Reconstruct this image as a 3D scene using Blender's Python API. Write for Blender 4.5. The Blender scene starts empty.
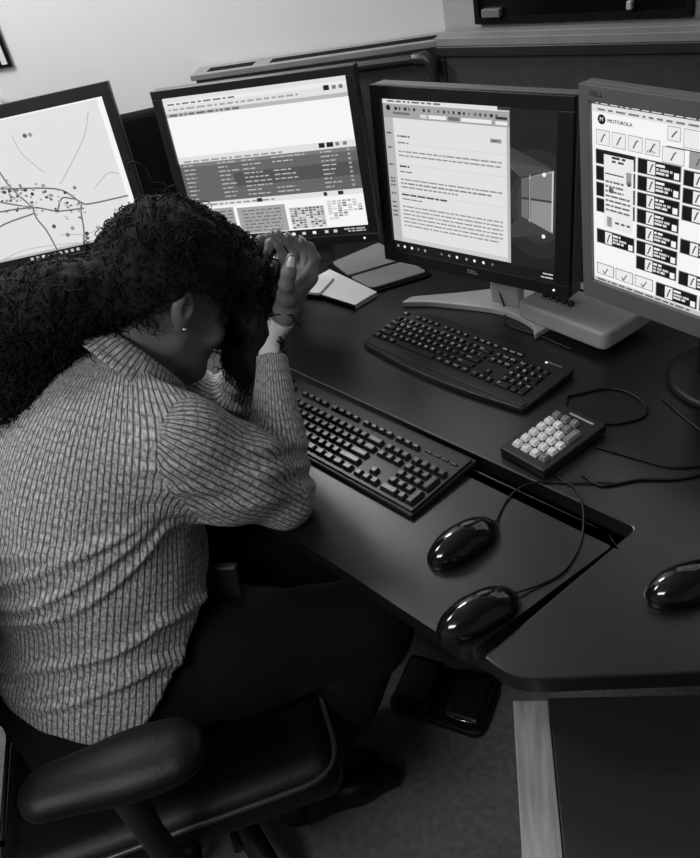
import bpy, math, random
import numpy as np
from mathutils import Vector, Matrix
random.seed(7); rng = np.random.default_rng(7)
scene = bpy.context.scene
COL = scene.collection
D = math.radians
DESK = 0.74

# ------------------------------------------------------------------ helpers
def srgb(v):
    return v/12.92 if v <= .04045 else ((v+.055)/1.055)**2.4

def put(o, parent=None):
    COL.objects.link(o)
    if parent is not None: o.parent = parent
    return o

def tag(o, label=None, cat=None, group=None, kind=None):
    if label: o['label'] = label
    if cat: o['category'] = cat
    if group: o['group'] = group
    if kind: o['kind'] = kind
    return o

def empty(name, loc=(0,0,0), rz=0, label=None, cat=None, group=None):
    o = bpy.data.objects.new(name, None); put(o)
    o.location = loc; o.rotation_euler = (0,0,rz); o.empty_display_size = .05
    return tag(o, label, cat, group)

class MB:
    """collects geometry for one mesh"""
    def __init__(s): s.v=[]; s.f=[]; s.m=[]; s.sm=[]; s.n=0
    def add(s, verts, faces, mat=0, smooth=False):
        b=s.n; s.v.extend([tuple(map(float,p)) for p in verts]); s.n+=len(verts)
        for f in faces: s.f.append([b+int(i) for i in f]); s.m.append(mat); s.sm.append(smooth)
        return s
    def box(s, lo, hi, mat=0, taper=0, M=None):
        x0,y0,z0=lo; x1,y1,z1=hi; t=taper
        v=[(x0,y0,z0),(x1,y0,z0),(x1,y1,z0),(x0,y1,z0),(x0+t,y0+t,z1),(x1-t,y0+t,z1),(x1-t,y1-t,z1),(x0+t,y1-t,z1)]
        if M is not None: v=[tuple(M@Vector(p)) for p in v]
        return s.add(v,[(3,2,1,0),(4,5,6,7),(0,1,5,4),(1,2,6,5),(2,3,7,6),(3,0,4,7)],mat)
    def prism(s, poly, z0, z1, mat=0, M=None, inset=0):
        n=len(poly); v=[(x,y,z0) for x,y in poly]+[(x,y,z1) for x,y in poly]
        if M is not None: v=[tuple(M@Vector(p)) for p in v]
        f=[list(range(n))[::-1], list(range(n,2*n))]+[(i,(i+1)%n,n+(i+1)%n,n+i) for i in range(n)]
        return s.add(v,f,mat)
    def tube(s, pts, r, sides=8, mat=0, cap=True):
        pts=np.array(pts,float); n=len(pts); r=np.full(n,r) if np.isscalar(r) else np.array(r,float)
        T=np.gradient(pts,axis=0); T/=np.linalg.norm(T,axis=1)[:,None]+1e-12
        up=np.array([0,0,1.]) if abs(T[0][2])<.9 else np.array([1.,0,0])
        A=np.cross(T[0],up); A/=np.linalg.norm(A); out=[]
        for i in range(n):
            A=A-T[i]*(A@T[i]); A/=np.linalg.norm(A)+1e-12; B=np.cross(T[i],A)
            for k in range(sides):
                a=2*math.pi*k/sides; out.append(pts[i]+r[i]*(math.cos(a)*A+math.sin(a)*B))
        f=[(i*sides+k,i*sides+(k+1)%sides,(i+1)*sides+(k+1)%sides,(i+1)*sides+k) for i in range(n-1) for k in range(sides)]
        s.add(out,f,mat,True)
        if cap: s.add(out[:sides],[list(range(sides))[::-1]],mat); s.add(out[-sides:],[list(range(sides))],mat)
        return s
    def lathe(s, prof, c=(0,0,0), n=24, mat=0, M=None, smooth=True):
        v=[];
        for r,z in prof:
            for k in range(n): a=2*math.pi*k/n; v.append((c[0]+r*math.cos(a),c[1]+r*math.sin(a),c[2]+z))
        if M is not None: v=[tuple(M@Vector(p)) for p in v]
        f=[(i*n+k,i*n+(k+1)%n,(i+1)*n+(k+1)%n,(i+1)*n+k) for i in range(len(prof)-1) for k in range(n)]
        f+= [list(range(n))[::-1], [(len(prof)-1)*n+k for k in range(n)]]
        return s.add(v,f,mat,smooth)
    def mesh(s, name, mats):
        me=bpy.data.meshes.new(name); me.from_pydata(s.v,[],s.f)
        for m in (mats if isinstance(mats,(list,tuple)) else [mats]): me.materials.append(m)
        me.polygons.foreach_set('material_index',s.m); me.polygons.foreach_set('use_smooth',s.sm); me.update()
        return me
    def build(s, name, mats, parent=None, loc=None, rz=None, bevel=0, seg=2):
        o=bpy.data.objects.new(name, s.mesh(name,mats)); put(o,parent)
        if loc is not None: o.location=loc
        if rz is not None: o.rotation_euler=(0,0,rz)
        if bevel:
            b=o.modifiers.new('bevel','BEVEL'); b.width=bevel; b.segments=seg; b.limit_method='ANGLE'; b.angle_limit=D(35)
            b.harden_normals=False
        return o

def arrays_obj(name, V, Fq, mats, parent=None, smooth=True, loc=None, rz=None):
    me=bpy.data.meshes.new(name); V=np.asarray(V,np.float32); Fq=np.asarray(Fq,np.int32)
    me.vertices.add(len(V)); me.vertices.foreach_set('co',V.ravel())
    k=Fq.shape[1]; me.loops.add(Fq.size); me.loops.foreach_set('vertex_index',Fq.ravel())
    me.polygons.add(len(Fq)); me.polygons.foreach_set('loop_start',np.arange(0,Fq.size,k,dtype=np.int32))
    me.update(calc_edges=True); me.validate()
    me.polygons.foreach_set('use_smooth',[smooth]*len(me.polygons))
    for m in (mats if isinstance(mats,(list,tuple)) else [mats]): me.materials.append(m)
    o=bpy.data.objects.new(name,me); put(o,parent)
    if loc is not None: o.location=loc
    if rz is not None: o.rotation_euler=(0,0,rz)
    return o

# ------------------------------------------------------------------ implicit surfaces
def smin(a,b,k): h=np.maximum(k-np.abs(a-b),0)/k; return np.minimum(a,b)-h*h*k*.25
def cap(P,a,b,ra,rb):
    a=np.asarray(a,np.float32); b=np.asarray(b,np.float32); d=b-a; t=np.clip(((P-a)@d)/(d@d),0,1)
    return np.linalg.norm(P-(a+t[...,None]*d),axis=-1)-(ra+t*(rb-ra))
def chain(P,pts,rs,k=.01):
    o=None
    for i in range(len(pts)-1):
        c=cap(P,pts[i],pts[i+1],rs[i],rs[i+1]); o=c if o is None else smin(o,c,k)
    return o
def ell(P,c,r,M=None):
    q=P-np.asarray(c,np.float32)
    if M is not None: q=q@np.asarray(M,np.float32)      # columns = axes
    r=np.asarray(r,np.float32); k0=np.linalg.norm(q/r,axis=-1); k1=np.linalg.norm(q/(r*r),axis=-1)+1e-9
    return k0*(k0-1)/k1
def rbox(P,c,h,r,M=None):
    q=P-np.asarray(c,np.float32)
    if M is not None: q=q@np.asarray(M,np.float32)
    q=np.abs(q)-(np.asarray(h,np.float32)-r)
    return np.linalg.norm(np.maximum(q,0),axis=-1)+np.minimum(q.max(-1),0)-r
def nets(fn, lo, hi, h):
    lo=np.asarray(lo,float); hi=np.asarray(hi,float)
    ax=[np.arange(lo[i],hi[i]+h,h,dtype=np.float32) for i in range(3)]
    nx,ny,nz=map(len,ax); V=np.empty((nx,ny,nz),np.float32)
    step=max(1,int(400000/(ny*nz)))
    Y,Zz=np.meshgrid(ax[1],ax[2],indexing='ij')
    for i in range(0,nx,step):
        xs=ax[0][i:i+step]; P=np.empty((len(xs),ny,nz,3),np.float32); P[...,0]=xs[:,None,None]; P[...,1]=Y; P[...,2]=Zz
        V[i:i+step]=fn(P)
    S=V<0; acc=np.zeros((nx-1,ny-1,nz-1,3),np.float32); cnt=np.zeros((nx-1,ny-1,nz-1),np.float32)
    cs=[(a,b,c) for a in(0,1) for b in(0,1) for c in(0,1)]
    def sl(c): return (slice(c[0],nx-1+c[0]),slice(c[1],ny-1+c[1]),slice(c[2],nz-1+c[2]))
    for c in cs:
        for a in range(3):
            if c[a]: continue
            d=list(c); d[a]=1; v0=V[sl(c)]; v1=V[sl(d)]; m=(v0<0)!=(v1<0)
            t=np.where(m,v0/(v0-v1+1e-12),0); p=np.array(c,np.float32)
            for q in range(3): acc[...,q]+=np.where(m,p[q]+(t if q==a else 0),0)
            cnt+=m
    act=cnt>0; idx=-np.ones(act.shape,np.int64); idx[act]=np.arange(act.sum())
    ijk=np.argwhere(act); P=(acc[act]/cnt[act][:,None]+ijk)*h+lo
    F=[]
    for a in range(3):
        b,c=(a+1)%3,(a+2)%3
        s0=[slice(None)]*3; s1=[slice(None)]*3; s0[a]=slice(0,-1); s1[a]=slice(1,None)
        A=S[tuple(s0)]; B=S[tuple(s1)]; m=A!=B
        e=np.argwhere(m); 
        ok=(e[:,b]>0)&(e[:,c]>0)&(e[:,b]<act.shape[b])&(e[:,c]<act.shape[c])&(e[:,a]<act.shape[a]); e=e[ok]
        def g(db,dc):
            q=e.copy(); q[:,b]-=db; q[:,c]-=dc; return idx[q[:,0],q[:,1],q[:,2]]
        Q=np.stack([g(1,1),g(0,1),g(0,0),g(1,0)],1)
        ins=A[tuple(e.T)]; Q[~ins]=Q[~ins][:,::-1]; F.append(Q)
    F=np.concatenate(F); F=F[(F>=0).all(1)]
    return P.astype(np.float32),F
def join_vf(parts):
    V=[];F=[];n=0
    for v,f in parts: V.append(v);F.append(f+n);n+=len(v)
    return np.concatenate(V),np.concatenate(F)
def tubes(paths, rad, sides=3):
    """paths [n,k,3] many thin strands at once -> verts, quads"""
    n,k,_=paths.shape; T=np.gradient(paths,axis=1); T/=np.linalg.norm(T,axis=2,keepdims=True)+1e-9
    ref=np.array([.3,.5,.81]); A=np.cross(T,ref); A/=np.linalg.norm(A,axis=2,keepdims=True)+1e-9; B=np.cross(T,A)
    ang=np.arange(sides)*2*np.pi/sides
    R=rad*(1-.6*(np.linspace(0,1,k)[None,:,None,None])**3)
    V=paths[:,:,None,:]+R*(np.cos(ang)[None,None,:,None]*A[:,:,None,:]+np.sin(ang)[None,None,:,None]*B[:,:,None,:])
    base=(np.arange(n)*k*sides)[:,None,None]; i=np.arange(k-1)[None,:,None]; j=np.arange(sides)[None,None,:]; j2=(j+1)%sides
    F=np.stack([base+i*sides+j,base+i*sides+j2,base+(i+1)*sides+j2,base+(i+1)*sides+j],-1).reshape(-1,4)
    return V.reshape(-1,3),F

def spline(pts,n=12):
    pts=[np.array(p,float) for p in pts]; P=[2*pts[0]-pts[1]]+pts+[2*pts[-1]-pts[-2]]; out=[]
    for i in range(1,len(P)-2):
        for k in range(n):
            t=k/n; a,b,c,d=P[i-1:i+3]
            out.append(.5*((2*b)+(-a+c)*t+(2*a-5*b+4*c-d)*t*t+(-a+3*b-3*c+d)*t**3))
    out.append(pts[-1]); return np.array(out)

# ------------------------------------------------------------------ materials
def mat(name, g, rough=.5, spec=.5, metal=0, noise=0, nscale=20, bump=0, bscale=200, coat=0, stretch=None, sheen=0):
    m=bpy.data.materials.new(name); m.use_nodes=True; nt=m.node_tree; b=nt.nodes['Principled BSDF']
    c=srgb(g); b.inputs['Base Color'].default_value=(c,c,c,1); b.inputs['Roughness'].default_value=rough
    b.inputs['Specular IOR Level'].default_value=spec; b.inputs['Metallic'].default_value=metal
    b.inputs['Coat Weight'].default_value=coat; b.inputs['Sheen Weight'].default_value=sheen
    tc=nt.nodes.new('ShaderNodeTexCoord'); mp=nt.nodes.new('ShaderNodeMapping'); nt.links.new(tc.outputs['Object'],mp.inputs[0])
    if stretch: mp.inputs['Scale'].default_value=stretch
    if noise:
        n=nt.nodes.new('ShaderNodeTexNoise'); n.inputs['Scale'].default_value=nscale; n.inputs['Detail'].default_value=5
        nt.links.new(mp.outputs[0],n.inputs['Vector']); r=nt.nodes.new('ShaderNodeValToRGB')
        lo=srgb(max(g-noise,0)); hi=srgb(min(g+noise,1))
        r.color_ramp.elements[0].position=.3; r.color_ramp.elements[1].position=.7
        r.color_ramp.elements[0].color=(lo,lo,lo,1); r.color_ramp.elements[1].color=(hi,hi,hi,1)
        nt.links.new(n.outputs['Fac'],r.inputs[0]); nt.links.new(r.outputs[0],b.inputs['Base Color'])
    if bump:
        n=nt.nodes.new('ShaderNodeTexNoise'); n.inputs['Scale'].default_value=bscale; n.inputs['Detail'].default_value=3
        nt.links.new(mp.outputs[0],n.inputs['Vector']); u=nt.nodes.new('ShaderNodeBump'); u.inputs['Strength'].default_value=bump; u.inputs['Distance'].default_value=.002
        nt.links.new(n.outputs['Fac'],u.inputs['Height']); nt.links.new(u.outputs[0],b.inputs['Normal'])
    return m
def glow(g):
    k=round(g*25)/25; nm='screen_light_%02d'%round(k*25)
    if nm in bpy.data.materials: return bpy.data.materials[nm]
    m=bpy.data.materials.new(nm); m.use_nodes=True; nt=m.node_tree; b=nt.nodes['Principled BSDF']
    c=srgb(k); b.inputs['Base Color'].default_value=(.008,.008,.008,1); b.inputs['Roughness'].default_value=.35; b.inputs['Specular IOR Level'].default_value=.25
    b.inputs['Emission Color'].default_value=(c,c,c,1); b.inputs['Emission Strength'].default_value=1.0
    return m

M=dict(
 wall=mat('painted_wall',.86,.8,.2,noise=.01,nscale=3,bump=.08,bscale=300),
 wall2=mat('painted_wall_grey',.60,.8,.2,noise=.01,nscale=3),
 floor=mat('carpet',.46,.95,.1,noise=.05,nscale=60,bump=.6,bscale=700),
 ceil=mat('ceiling_paint',.8,.9),
 lam=mat('dark_laminate',.085,.32,.8,noise=.012,nscale=400,bump=.08,bscale=900),
 lam2=mat('dark_laminate_edge',.17,.45,.4),
 fabric=mat('partition_fabric',.25,.95,.15,noise=.015,nscale=30,bump=.3,bscale=900),
 rail=mat('dark_rail',.16,.35,.5),
 capm=mat('grey_ledge',.50,.5,.4,noise=.02,nscale=15),
 seam=mat('seam_black',.06,.8,.1),
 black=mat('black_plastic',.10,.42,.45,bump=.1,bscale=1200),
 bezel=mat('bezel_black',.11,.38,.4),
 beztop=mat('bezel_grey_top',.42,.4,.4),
 greyp=mat('grey_plastic',.40,.5,.4,noise=.01),
 greyp2=mat('grey_stand',.36,.6,.3),
 silver=mat('silver_plastic',.66,.38,.5,noise=.01),
 gloss=mat('gloss_black',.045,.1,.6,coat=.5),
 mgrip=mat('satin_black',.07,.35,.5),
 key=mat('key_black',.17,.32,.6),
 key2=mat('key_dark',.06,.4,.4),
 kwhite=mat('key_white',.92,.5,.4),
 kgrey=mat('key_grey',.5,.5,.4),
 legend=mat('legend_grey',.62,.6,.2),
 legw=mat('legend_white',.95,.5,.3),
 legdark=mat('legend_dark',.1,.6,.2),
 paper=mat('paper',.85,.8,.2,noise=.02,nscale=12),
 paperg=mat('grey_card',.50,.6,.3,noise=.02,nscale=12),
 device=mat('device_plastic',.60,.5,.4,noise=.02,nscale=14),
 wood=mat('light_wood',.60,.55,.3,noise=.07,nscale=9,stretch=(1,14,8)),
 cable=mat('cable_black',.06,.4,.4),
 leather=mat('chair_leather',.05,.48,.35,noise=.01,nscale=8,bump=.25,bscale=160),
 piping=mat('leather_piping',.22,.3,.7),
 chairp=mat('chair_plastic',.12,.45,.4),
 skin=mat('skin',.44,.46,.4,noise=.03,nscale=25,bump=.12,bscale=500),
 nail=mat('nail',.80,.25,.5),
 hair=mat('hair',.085,.75,.2),
 trouser=mat('trouser_cloth',.075,.9,.1,sheen=.02),
 shoe=mat('shoe',.08,.4,.4),
 metal=mat('polished_metal',.85,.15,.5,metal=1),
 led=glow(1.0), white=mat('plain_white',.95,.6,.3), glass=mat('dark_glass',.05,.15,.4),
)
# ribbed knit: UV x counts ribs, UV y runs along them
def knit():
    m=bpy.data.materials.new('ribbed_knit'); m.use_nodes=True; nt=m.node_tree; N=nt.nodes; L=nt.links; b=N['Principled BSDF']
    b.inputs['Roughness'].default_value=.85; b.inputs['Specular IOR Level'].default_value=.2; b.inputs['Sheen Weight'].default_value=.1
    uv=N.new('ShaderNodeUVMap'); uv.uv_map='UVMap'; sep=N.new('ShaderNodeSeparateXYZ')
    nz=N.new('ShaderNodeTexNoise'); nz.inputs['Scale'].default_value=.35; nz.inputs['Detail'].default_value=2; L.new(uv.outputs[0],nz.inputs['Vector'])
    def math_(op,a,c=None,v=None):
        n=N.new('ShaderNodeMath'); n.operation=op
        if hasattr(a,'default_value') or hasattr(a,'links'): L.new(a,n.inputs[0])
        else: n.inputs[0].default_value=a
        if c is not None:
            if isinstance(c,(int,float)): n.inputs[1].default_value=c
            else: L.new(c,n.inputs[1])
        return n.outputs[0]
    L.new(uv.outputs[0],sep.inputs[0])
    u=sep.outputs[0]; v=sep.outputs[1]
    fr=math_('FRACT',u); d=math_('ABSOLUTE',math_('SUBTRACT',fr,.5))          # .5 at the groove, 0 on the rib
    groove=N.new('ShaderNodeMapRange'); groove.inputs['From Min'].default_value=.30; groove.inputs['From Max'].default_value=.46; L.new(d,groove.inputs['Value'])
    # cross rows, shifted per rib at random
    cell=math_('FLOOR',u); wn=N.new('ShaderNodeTexWhiteNoise'); wn.noise_dimensions='1D'; L.new(cell,wn.inputs['W'])
    v2=math_('ADD',math_('MULTIPLY',v,.75),math_('MULTIPLY',wn.outputs['Value'],.35))
    d2=math_('ABSOLUTE',math_('SUBTRACT',math_('FRACT',v2),.5))
    cross=N.new('ShaderNodeMapRange'); cross.inputs['From Min'].default_value=.38; cross.inputs['From Max'].default_value=.48; cross.inputs['To Max'].default_value=.5; L.new(d2,cross.inputs['Value'])
    dark=math_('MAXIMUM',groove.outputs[0],cross.outputs[0])
    # heathered yarn
    comb=N.new('ShaderNodeCombineXYZ'); L.new(math_('MULTIPLY',u,3.0),comb.inputs[0]); L.new(math_('MULTIPLY',v,1.2),comb.inputs[1])
    yn=N.new('ShaderNodeTexNoise'); yn.inputs['Scale'].default_value=1.0; yn.inputs['Detail'].default_value=4; L.new(comb.outputs[0],yn.inputs['Vector'])
    r=N.new('ShaderNodeValToRGB'); r.color_ramp.elements[0].position=.35; r.color_ramp.elements[1].position=.68
    r.color_ramp.elements[0].color=(.20,.20,.20,1); r.color_ramp.elements[1].color=(.66,.66,.66,1); L.new(yn.outputs['Fac'],r.inputs[0])
    mx=N.new('ShaderNodeMix'); mx.data_type='RGBA'; L.new(math_('MULTIPLY',dark,.86),mx.inputs['Factor']); L.new(r.outputs[0],mx.inputs['A']); mx.inputs['B'].default_value=(.02,.02,.02,1)
    L.new(mx.outputs['Result'],b.inputs['Base Color'])
    bp=N.new('ShaderNodeBump'); bp.inputs['Strength'].default_value=.6; bp.inputs['Distance'].default_value=.0015; bp.invert=True
    L.new(dark,bp.inputs['Height']); L.new(bp.outputs[0],b.inputs['Normal'])
    return m
M['knit']=knit()

# ------------------------------------------------------------------ text as mesh
_tc={}
def text_geo(s, size):
    """flat text in the xy plane, centred; returns verts, faces"""
    if s not in _tc:
        cu=bpy.data.curves.new('writing','FONT'); cu.body=s; cu.size=1; cu.resolution_u=2; cu.align_x='CENTER'; cu.align_y='CENTER'
        o=bpy.data.objects.new('writing',cu); COL.objects.link(o); bpy.context.view_layer.update()
        me=o.evaluated_get(bpy.context.evaluated_depsgraph_get()).to_mesh()
        _tc[s]=([tuple(v.co) for v in me.vertices],[tuple(p.vertices) for p in me.polygons])
        o.to_mesh_clear(); bpy.data.objects.remove(o); bpy.data.curves.remove(cu)
    v,f=_tc[s]; return [(x*size,y*size,0) for x,y,z in v],f

# ================================================================== ROOM
def dirv(deg): return np.array([math.cos(D(deg)),math.sin(D(deg))])
RC=np.array([-1.5,1.62])                      # corner where the two partitions meet
dR,dL,dF=dirv(11),-dirv(35),-dirv(52)
nR=np.array([-dR[1],dR[0]]); nL=np.array([dL[1],-dL[0]])   # both point out, away from the desk
LE=RC+dL*.645                                 # end of the high left partition
MB().box((-4.5,-2.5,-.05),(3.5,4.5,0)).build('floor',M['floor']); tag(bpy.data.objects['floor'],kind='structure')
o=MB().box((-4.5,-2.5,2.6),(3.5,4.5,2.65)).build('ceiling',M['ceil']); tag(o,kind='structure')
def wall(name,a,d,n,length,z0,z1,th,m,bevel=0):
    b=a+d*length; c=b+n*th; e=a+n*th
    return MB().prism([tuple(a),tuple(b),tuple(c),tuple(e)],z0,z1).build(name,m,bevel=bevel)
RW=np.array([-1.551,1.687])                   # room corner behind the partitions
o=wall('wall_left',RW,dL,nL,3.4,0,2.6,.1,M['wall']); tag(o,kind='structure')
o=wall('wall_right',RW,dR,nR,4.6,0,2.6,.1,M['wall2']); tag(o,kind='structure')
# far enclosing walls behind the camera
o=MB().box((3.0,-2.4,0),(3.1,2.6,2.6)).build('wall_back',M['wall']); tag(o,kind='structure')
o=MB().box((-4.4,-2.5,0),(3.1,-2.4,2.6)).build('wall_front',M['wall']); tag(o,kind='structure')

# dark interior window in the right wall, with ledge strip beneath it
def on(a,d,t,n=None,off=0): p=a+d*t; return p+(n*off if n is not None else 0)
ang=D(11)
win=empty('window_1',(*on(RW,dR,.0),0),ang); tag(win,kind='structure')
wx0,wx1=.108,.595
mb=MB(); mb.box((wx0,-.012,1.178),(wx1,.0,2.05)); mb.build('pane',M['glass'],win)
mb=MB(); mb.box((wx0-.012,-.02,1.166),(wx1+.012,-.001,1.180)); mb.box((wx0-.012,-.02,1.180),(wx0,-.001,2.06)); mb.box((wx1,-.02,1.180),(wx1+.012,-.001,2.06)); mb.box((wx0-.012,-.02,2.05),(wx1+.012,-.001,2.07)); mb.build('window_frame',M['seam'],win)
o=MB().box((wx0+.012,-.03,1.182),(wx0+.06,-.0125,1.200)).build('sign_holder',M['greyp'],None,loc=(*RW,0),rz=ang,bevel=.002); tag(o,'small grey holder at the lower left of the dark window','holder')
o=MB().box((.47,-.03,1.186),(.482,-.0125,1.204)).build('pane_glint',M['silver'],win,bevel=.003)  # pale block standing in for a bright reflection in the pane
o=MB().box((wx1+.03,-.016,1.17),(wx1+.9,-.001,2.1)).build('lit_wall_panel',M['white'],None,loc=(*RW,0),rz=ang,bevel=.004); tag(o,'white panel standing for the brightly lit wall right of the dark window','lit_wall_panel')  # the wall's stronger light is put into this added panel's white colour

# partitions
pr_=empty('right_partition',(*RC,0),ang,'dark fabric office partition behind the two right monitors, with grey ledge','partition')
pr_.name='office_partition'
MB().box((.0,.0,0),(2.6,.05,1.112)).build('fabric_panel',M['fabric'],pr_,bevel=.004)
MB().box((-.02,-.012,1.112),(2.6,.062,1.136)).build('rail',M['rail'],pr_,bevel=.003)
mb=MB(); mb.box((-.02,-.012,1.136),(2.6,.028,1.155)); mb.box((-.02,.0285,1.136),(2.6,.066,1.157)); mb.build('ledge',M['capm'],pr_,bevel=.0015)
pl_=empty('office_partition',(*RC,0),D(215),'dark fabric office partition behind the table monitor, with slotted grey ledge','partition')
# local frame: x runs left along the wall, +y faces the desk
MB().box((.0,-.05,0),(.645,.0,1.105)).build('fabric_panel',M['fabric'],pl_,bevel=.004)
MB().box((-.01,-.062,1.105),(.66,.0,1.136)).build('rail',M['rail'],pl_,bevel=.003)
MB().box((-.01,-.075,1.136),(.67,.006,1.150)).build('ledge',M['capm'],pl_,bevel=.0015)
for a,b in ((.50,.628),(.02,.452)):
    MB().box((a,-.045,1.1485),(b,-.012,1.1512)).build('slot',M['seam'],pl_)
pf_=empty('office_partition',(*LE,0),D(232),'low dark partition panel between the map monitor and the table monitor','partition')
MB().box((.0,-.05,0),(1.6,.0,1.085)).build('fabric_panel',M['seam'],pf_,bevel=.012)
# tubular rail and bracket in front of the left partition
rt=empty('handrail',(*RC,0),D(215),'dark tubular rail with a bent end bracket below the left ledge','rail')
MB().tube([(.66,.022,1.122),(.4,.022,1.122),(.2,.022,1.121),(.06,.022,1.12)],.011,12).build('tube',M['rail'],rt)
MB().tube([(.075,.024,1.121),(.045,.03,1.121),(.03,.033,1.108),(.026,.033,1.07),(.026,.033,1.0)],[.013,.017,.017,.011,.010],12).build('bracket',M['rail'],rt)

# picture on the left wall, only its corner in view (hangs on the wall plane)
pt=(np.array([-2.559,1.001])-RC)@dL
ps=empty('wall_poster',(*(RC+dL*((np.array([-2.559,1.001])-RC)@dL)+nL*.075),0),D(215),'framed map-like poster cut off at the top left corner','poster')
MB().box((0,0.000,1.225),(.5,.008,1.75)).build('frame',M['seam'],ps,bevel=.001)
mb=MB(); mb.box((.008,.008,1.233),(.492,.009,1.742),0)
for k in range(60):
    x=.008+random.random()*.4; z=1.235+random.random()*.45; w=random.uniform(.006,.03); h=random.uniform(.004,.02)
    mb.box((x,.0091,z),(min(x+w,.49),.0095,min(z+h,1.74)),random.choice([1,2,2]))
mb.box((.026,.0091,1.233),(.034,.0096,1.32),1)
mb.build('print',[M['paper'],M['seam'],M['paperg']],ps)
ds=empty('light_switch',(*(RC+dL*((np.array([-2.632,.95])-RC)@dL)+nL*.06),0),D(215),'white switch plate at the left edge above the map monitor','switch')
MB().box((-.02,0.0,1.105),(.06,.010,1.16)).build('plate',M['white'],ds,bevel=.003)
MB().box((.0,.010,1.115),(.02,.018,1.150)).build('rocker',M['white'],ds,bevel=.002)

# ================================================================== DESK
def round_poly(pts, radii, n=6):
    out=[]
    for i,p in enumerate(pts):
        r=radii[i]; p=np.array(p,float)
        if r<=0: out.append(tuple(p)); continue
        a=np.array(pts[i-1],float)-p; b=np.array(pts[(i+1)%len(pts)],float)-p; a/=np.linalg.norm(a); b/=np.linalg.norm(b)
        for k in range(n+1):
            t=k/n; out.append(tuple((1-t)**2*(p+a*r)+2*t*(1-t)*p+t*t*(p+b*r)))
    return out
wsd=empty('workstation_desk',(0,0,0),0,'dark laminate corner desk carrying the monitors, keypad and rear keyboard','desk')
outer=[(-.501,.492),(-.447,.489),(-.281,.637),(.40,1.25),tuple(RC+dR*2.0-nR*.004),tuple(RC-nR*.004-nL*.004+np.array([.003,-.003])),tuple(LE+np.array([.004,-.004])),(-2.62,.35),(-2.38,.12),(-1.95,.489),(-1.83,.489),(-1.80,.806),(-.472,.806)]
poly=round_poly(outer,[.006,.03,0,0,0,0,0,0,0,.02,.01,.01,.012])
import bmesh
def poly_slab(name, poly, z0, z1, m, parent, bevel=.003):
    bm=bmesh.new(); vs=[bm.verts.new((x,y,z1)) for x,y in poly]; f=bm.faces.new(vs); bm.normal_update()
    if f.normal.z<0: f.normal_flip()
    r=bmesh.ops.extrude_face_region(bm,geom=[f]); 
    for v in [g for g in r['geom'] if isinstance(g,bmesh.types.BMVert)]: v.co.z=z0
    bmesh.ops.recalc_face_normals(bm,faces=bm.faces[:])
    me=bpy.data.meshes.new(name); bm.to_mesh(me); bm.free(); me.materials.append(m)
    o=bpy.data.objects.new(name,me); put(o,parent)
    if bevel:
        b=o.modifiers.new('bevel','BEVEL'); b.width=bevel; b.segments=2; b.limit_method='ANGLE'; b.angle_limit=D(35)
    return o
poly_slab('worktop',poly,DESK-.03,DESK,M['lam'],wsd)
MB().box((-1.80,.86,.0),(-1.76,1.2,DESK-.03)).build('support_panel',M['lam2'],wsd)
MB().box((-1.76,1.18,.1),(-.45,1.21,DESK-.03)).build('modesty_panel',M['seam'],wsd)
MB().box((-.30,.95,.0),(-.26,1.5,DESK-.03)).build('support_panel',M['lam2'],wsd)
kp=empty('keyboard_platform',(0,0,0),0,'height adjustable dark keyboard surface at the front, under the front keyboard','desk')
poly=round_poly([(-1.80,.484),(-.520,.484),(-.478,.762),(-.50,.776),(-1.80,.772)],[.02,.02,.018,.03,.02])
poly_slab('surface',poly,DESK-.028,DESK,M['lam'],kp)
MB().box((-1.62,.55,.66),(-1.58,1.18,DESK-.028)).build('bracket_arm',M['seam'],kp)
MB().box((-.72,.62,.66),(-.68,1.18,DESK-.028)).build('bracket_arm',M['seam'],kp)

# low cabinet with the light wood edge, tucked under the right wing
cab=empty('low_cabinet',(-.497,.534,0),D(-49.5),'low cabinet with dark top and light wood edging at bottom right','cabinet')
ZC=.60
# local x runs toward the camera along the wood edge, local y runs right/away
MB().box((-.005,.050,0),(.80,.62,ZC-.002)).build('top_and_body',M['lam2'],cab,bevel=.002)
MB().box((.0,.0,ZC-.03),(.80,.049,ZC)).build('wood_edging',M['wood'],cab,bevel=.002)
MB().box((.012,.012,0),(.79,.049,ZC-.031)).build('side_panel',M['seam'],cab)

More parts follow.
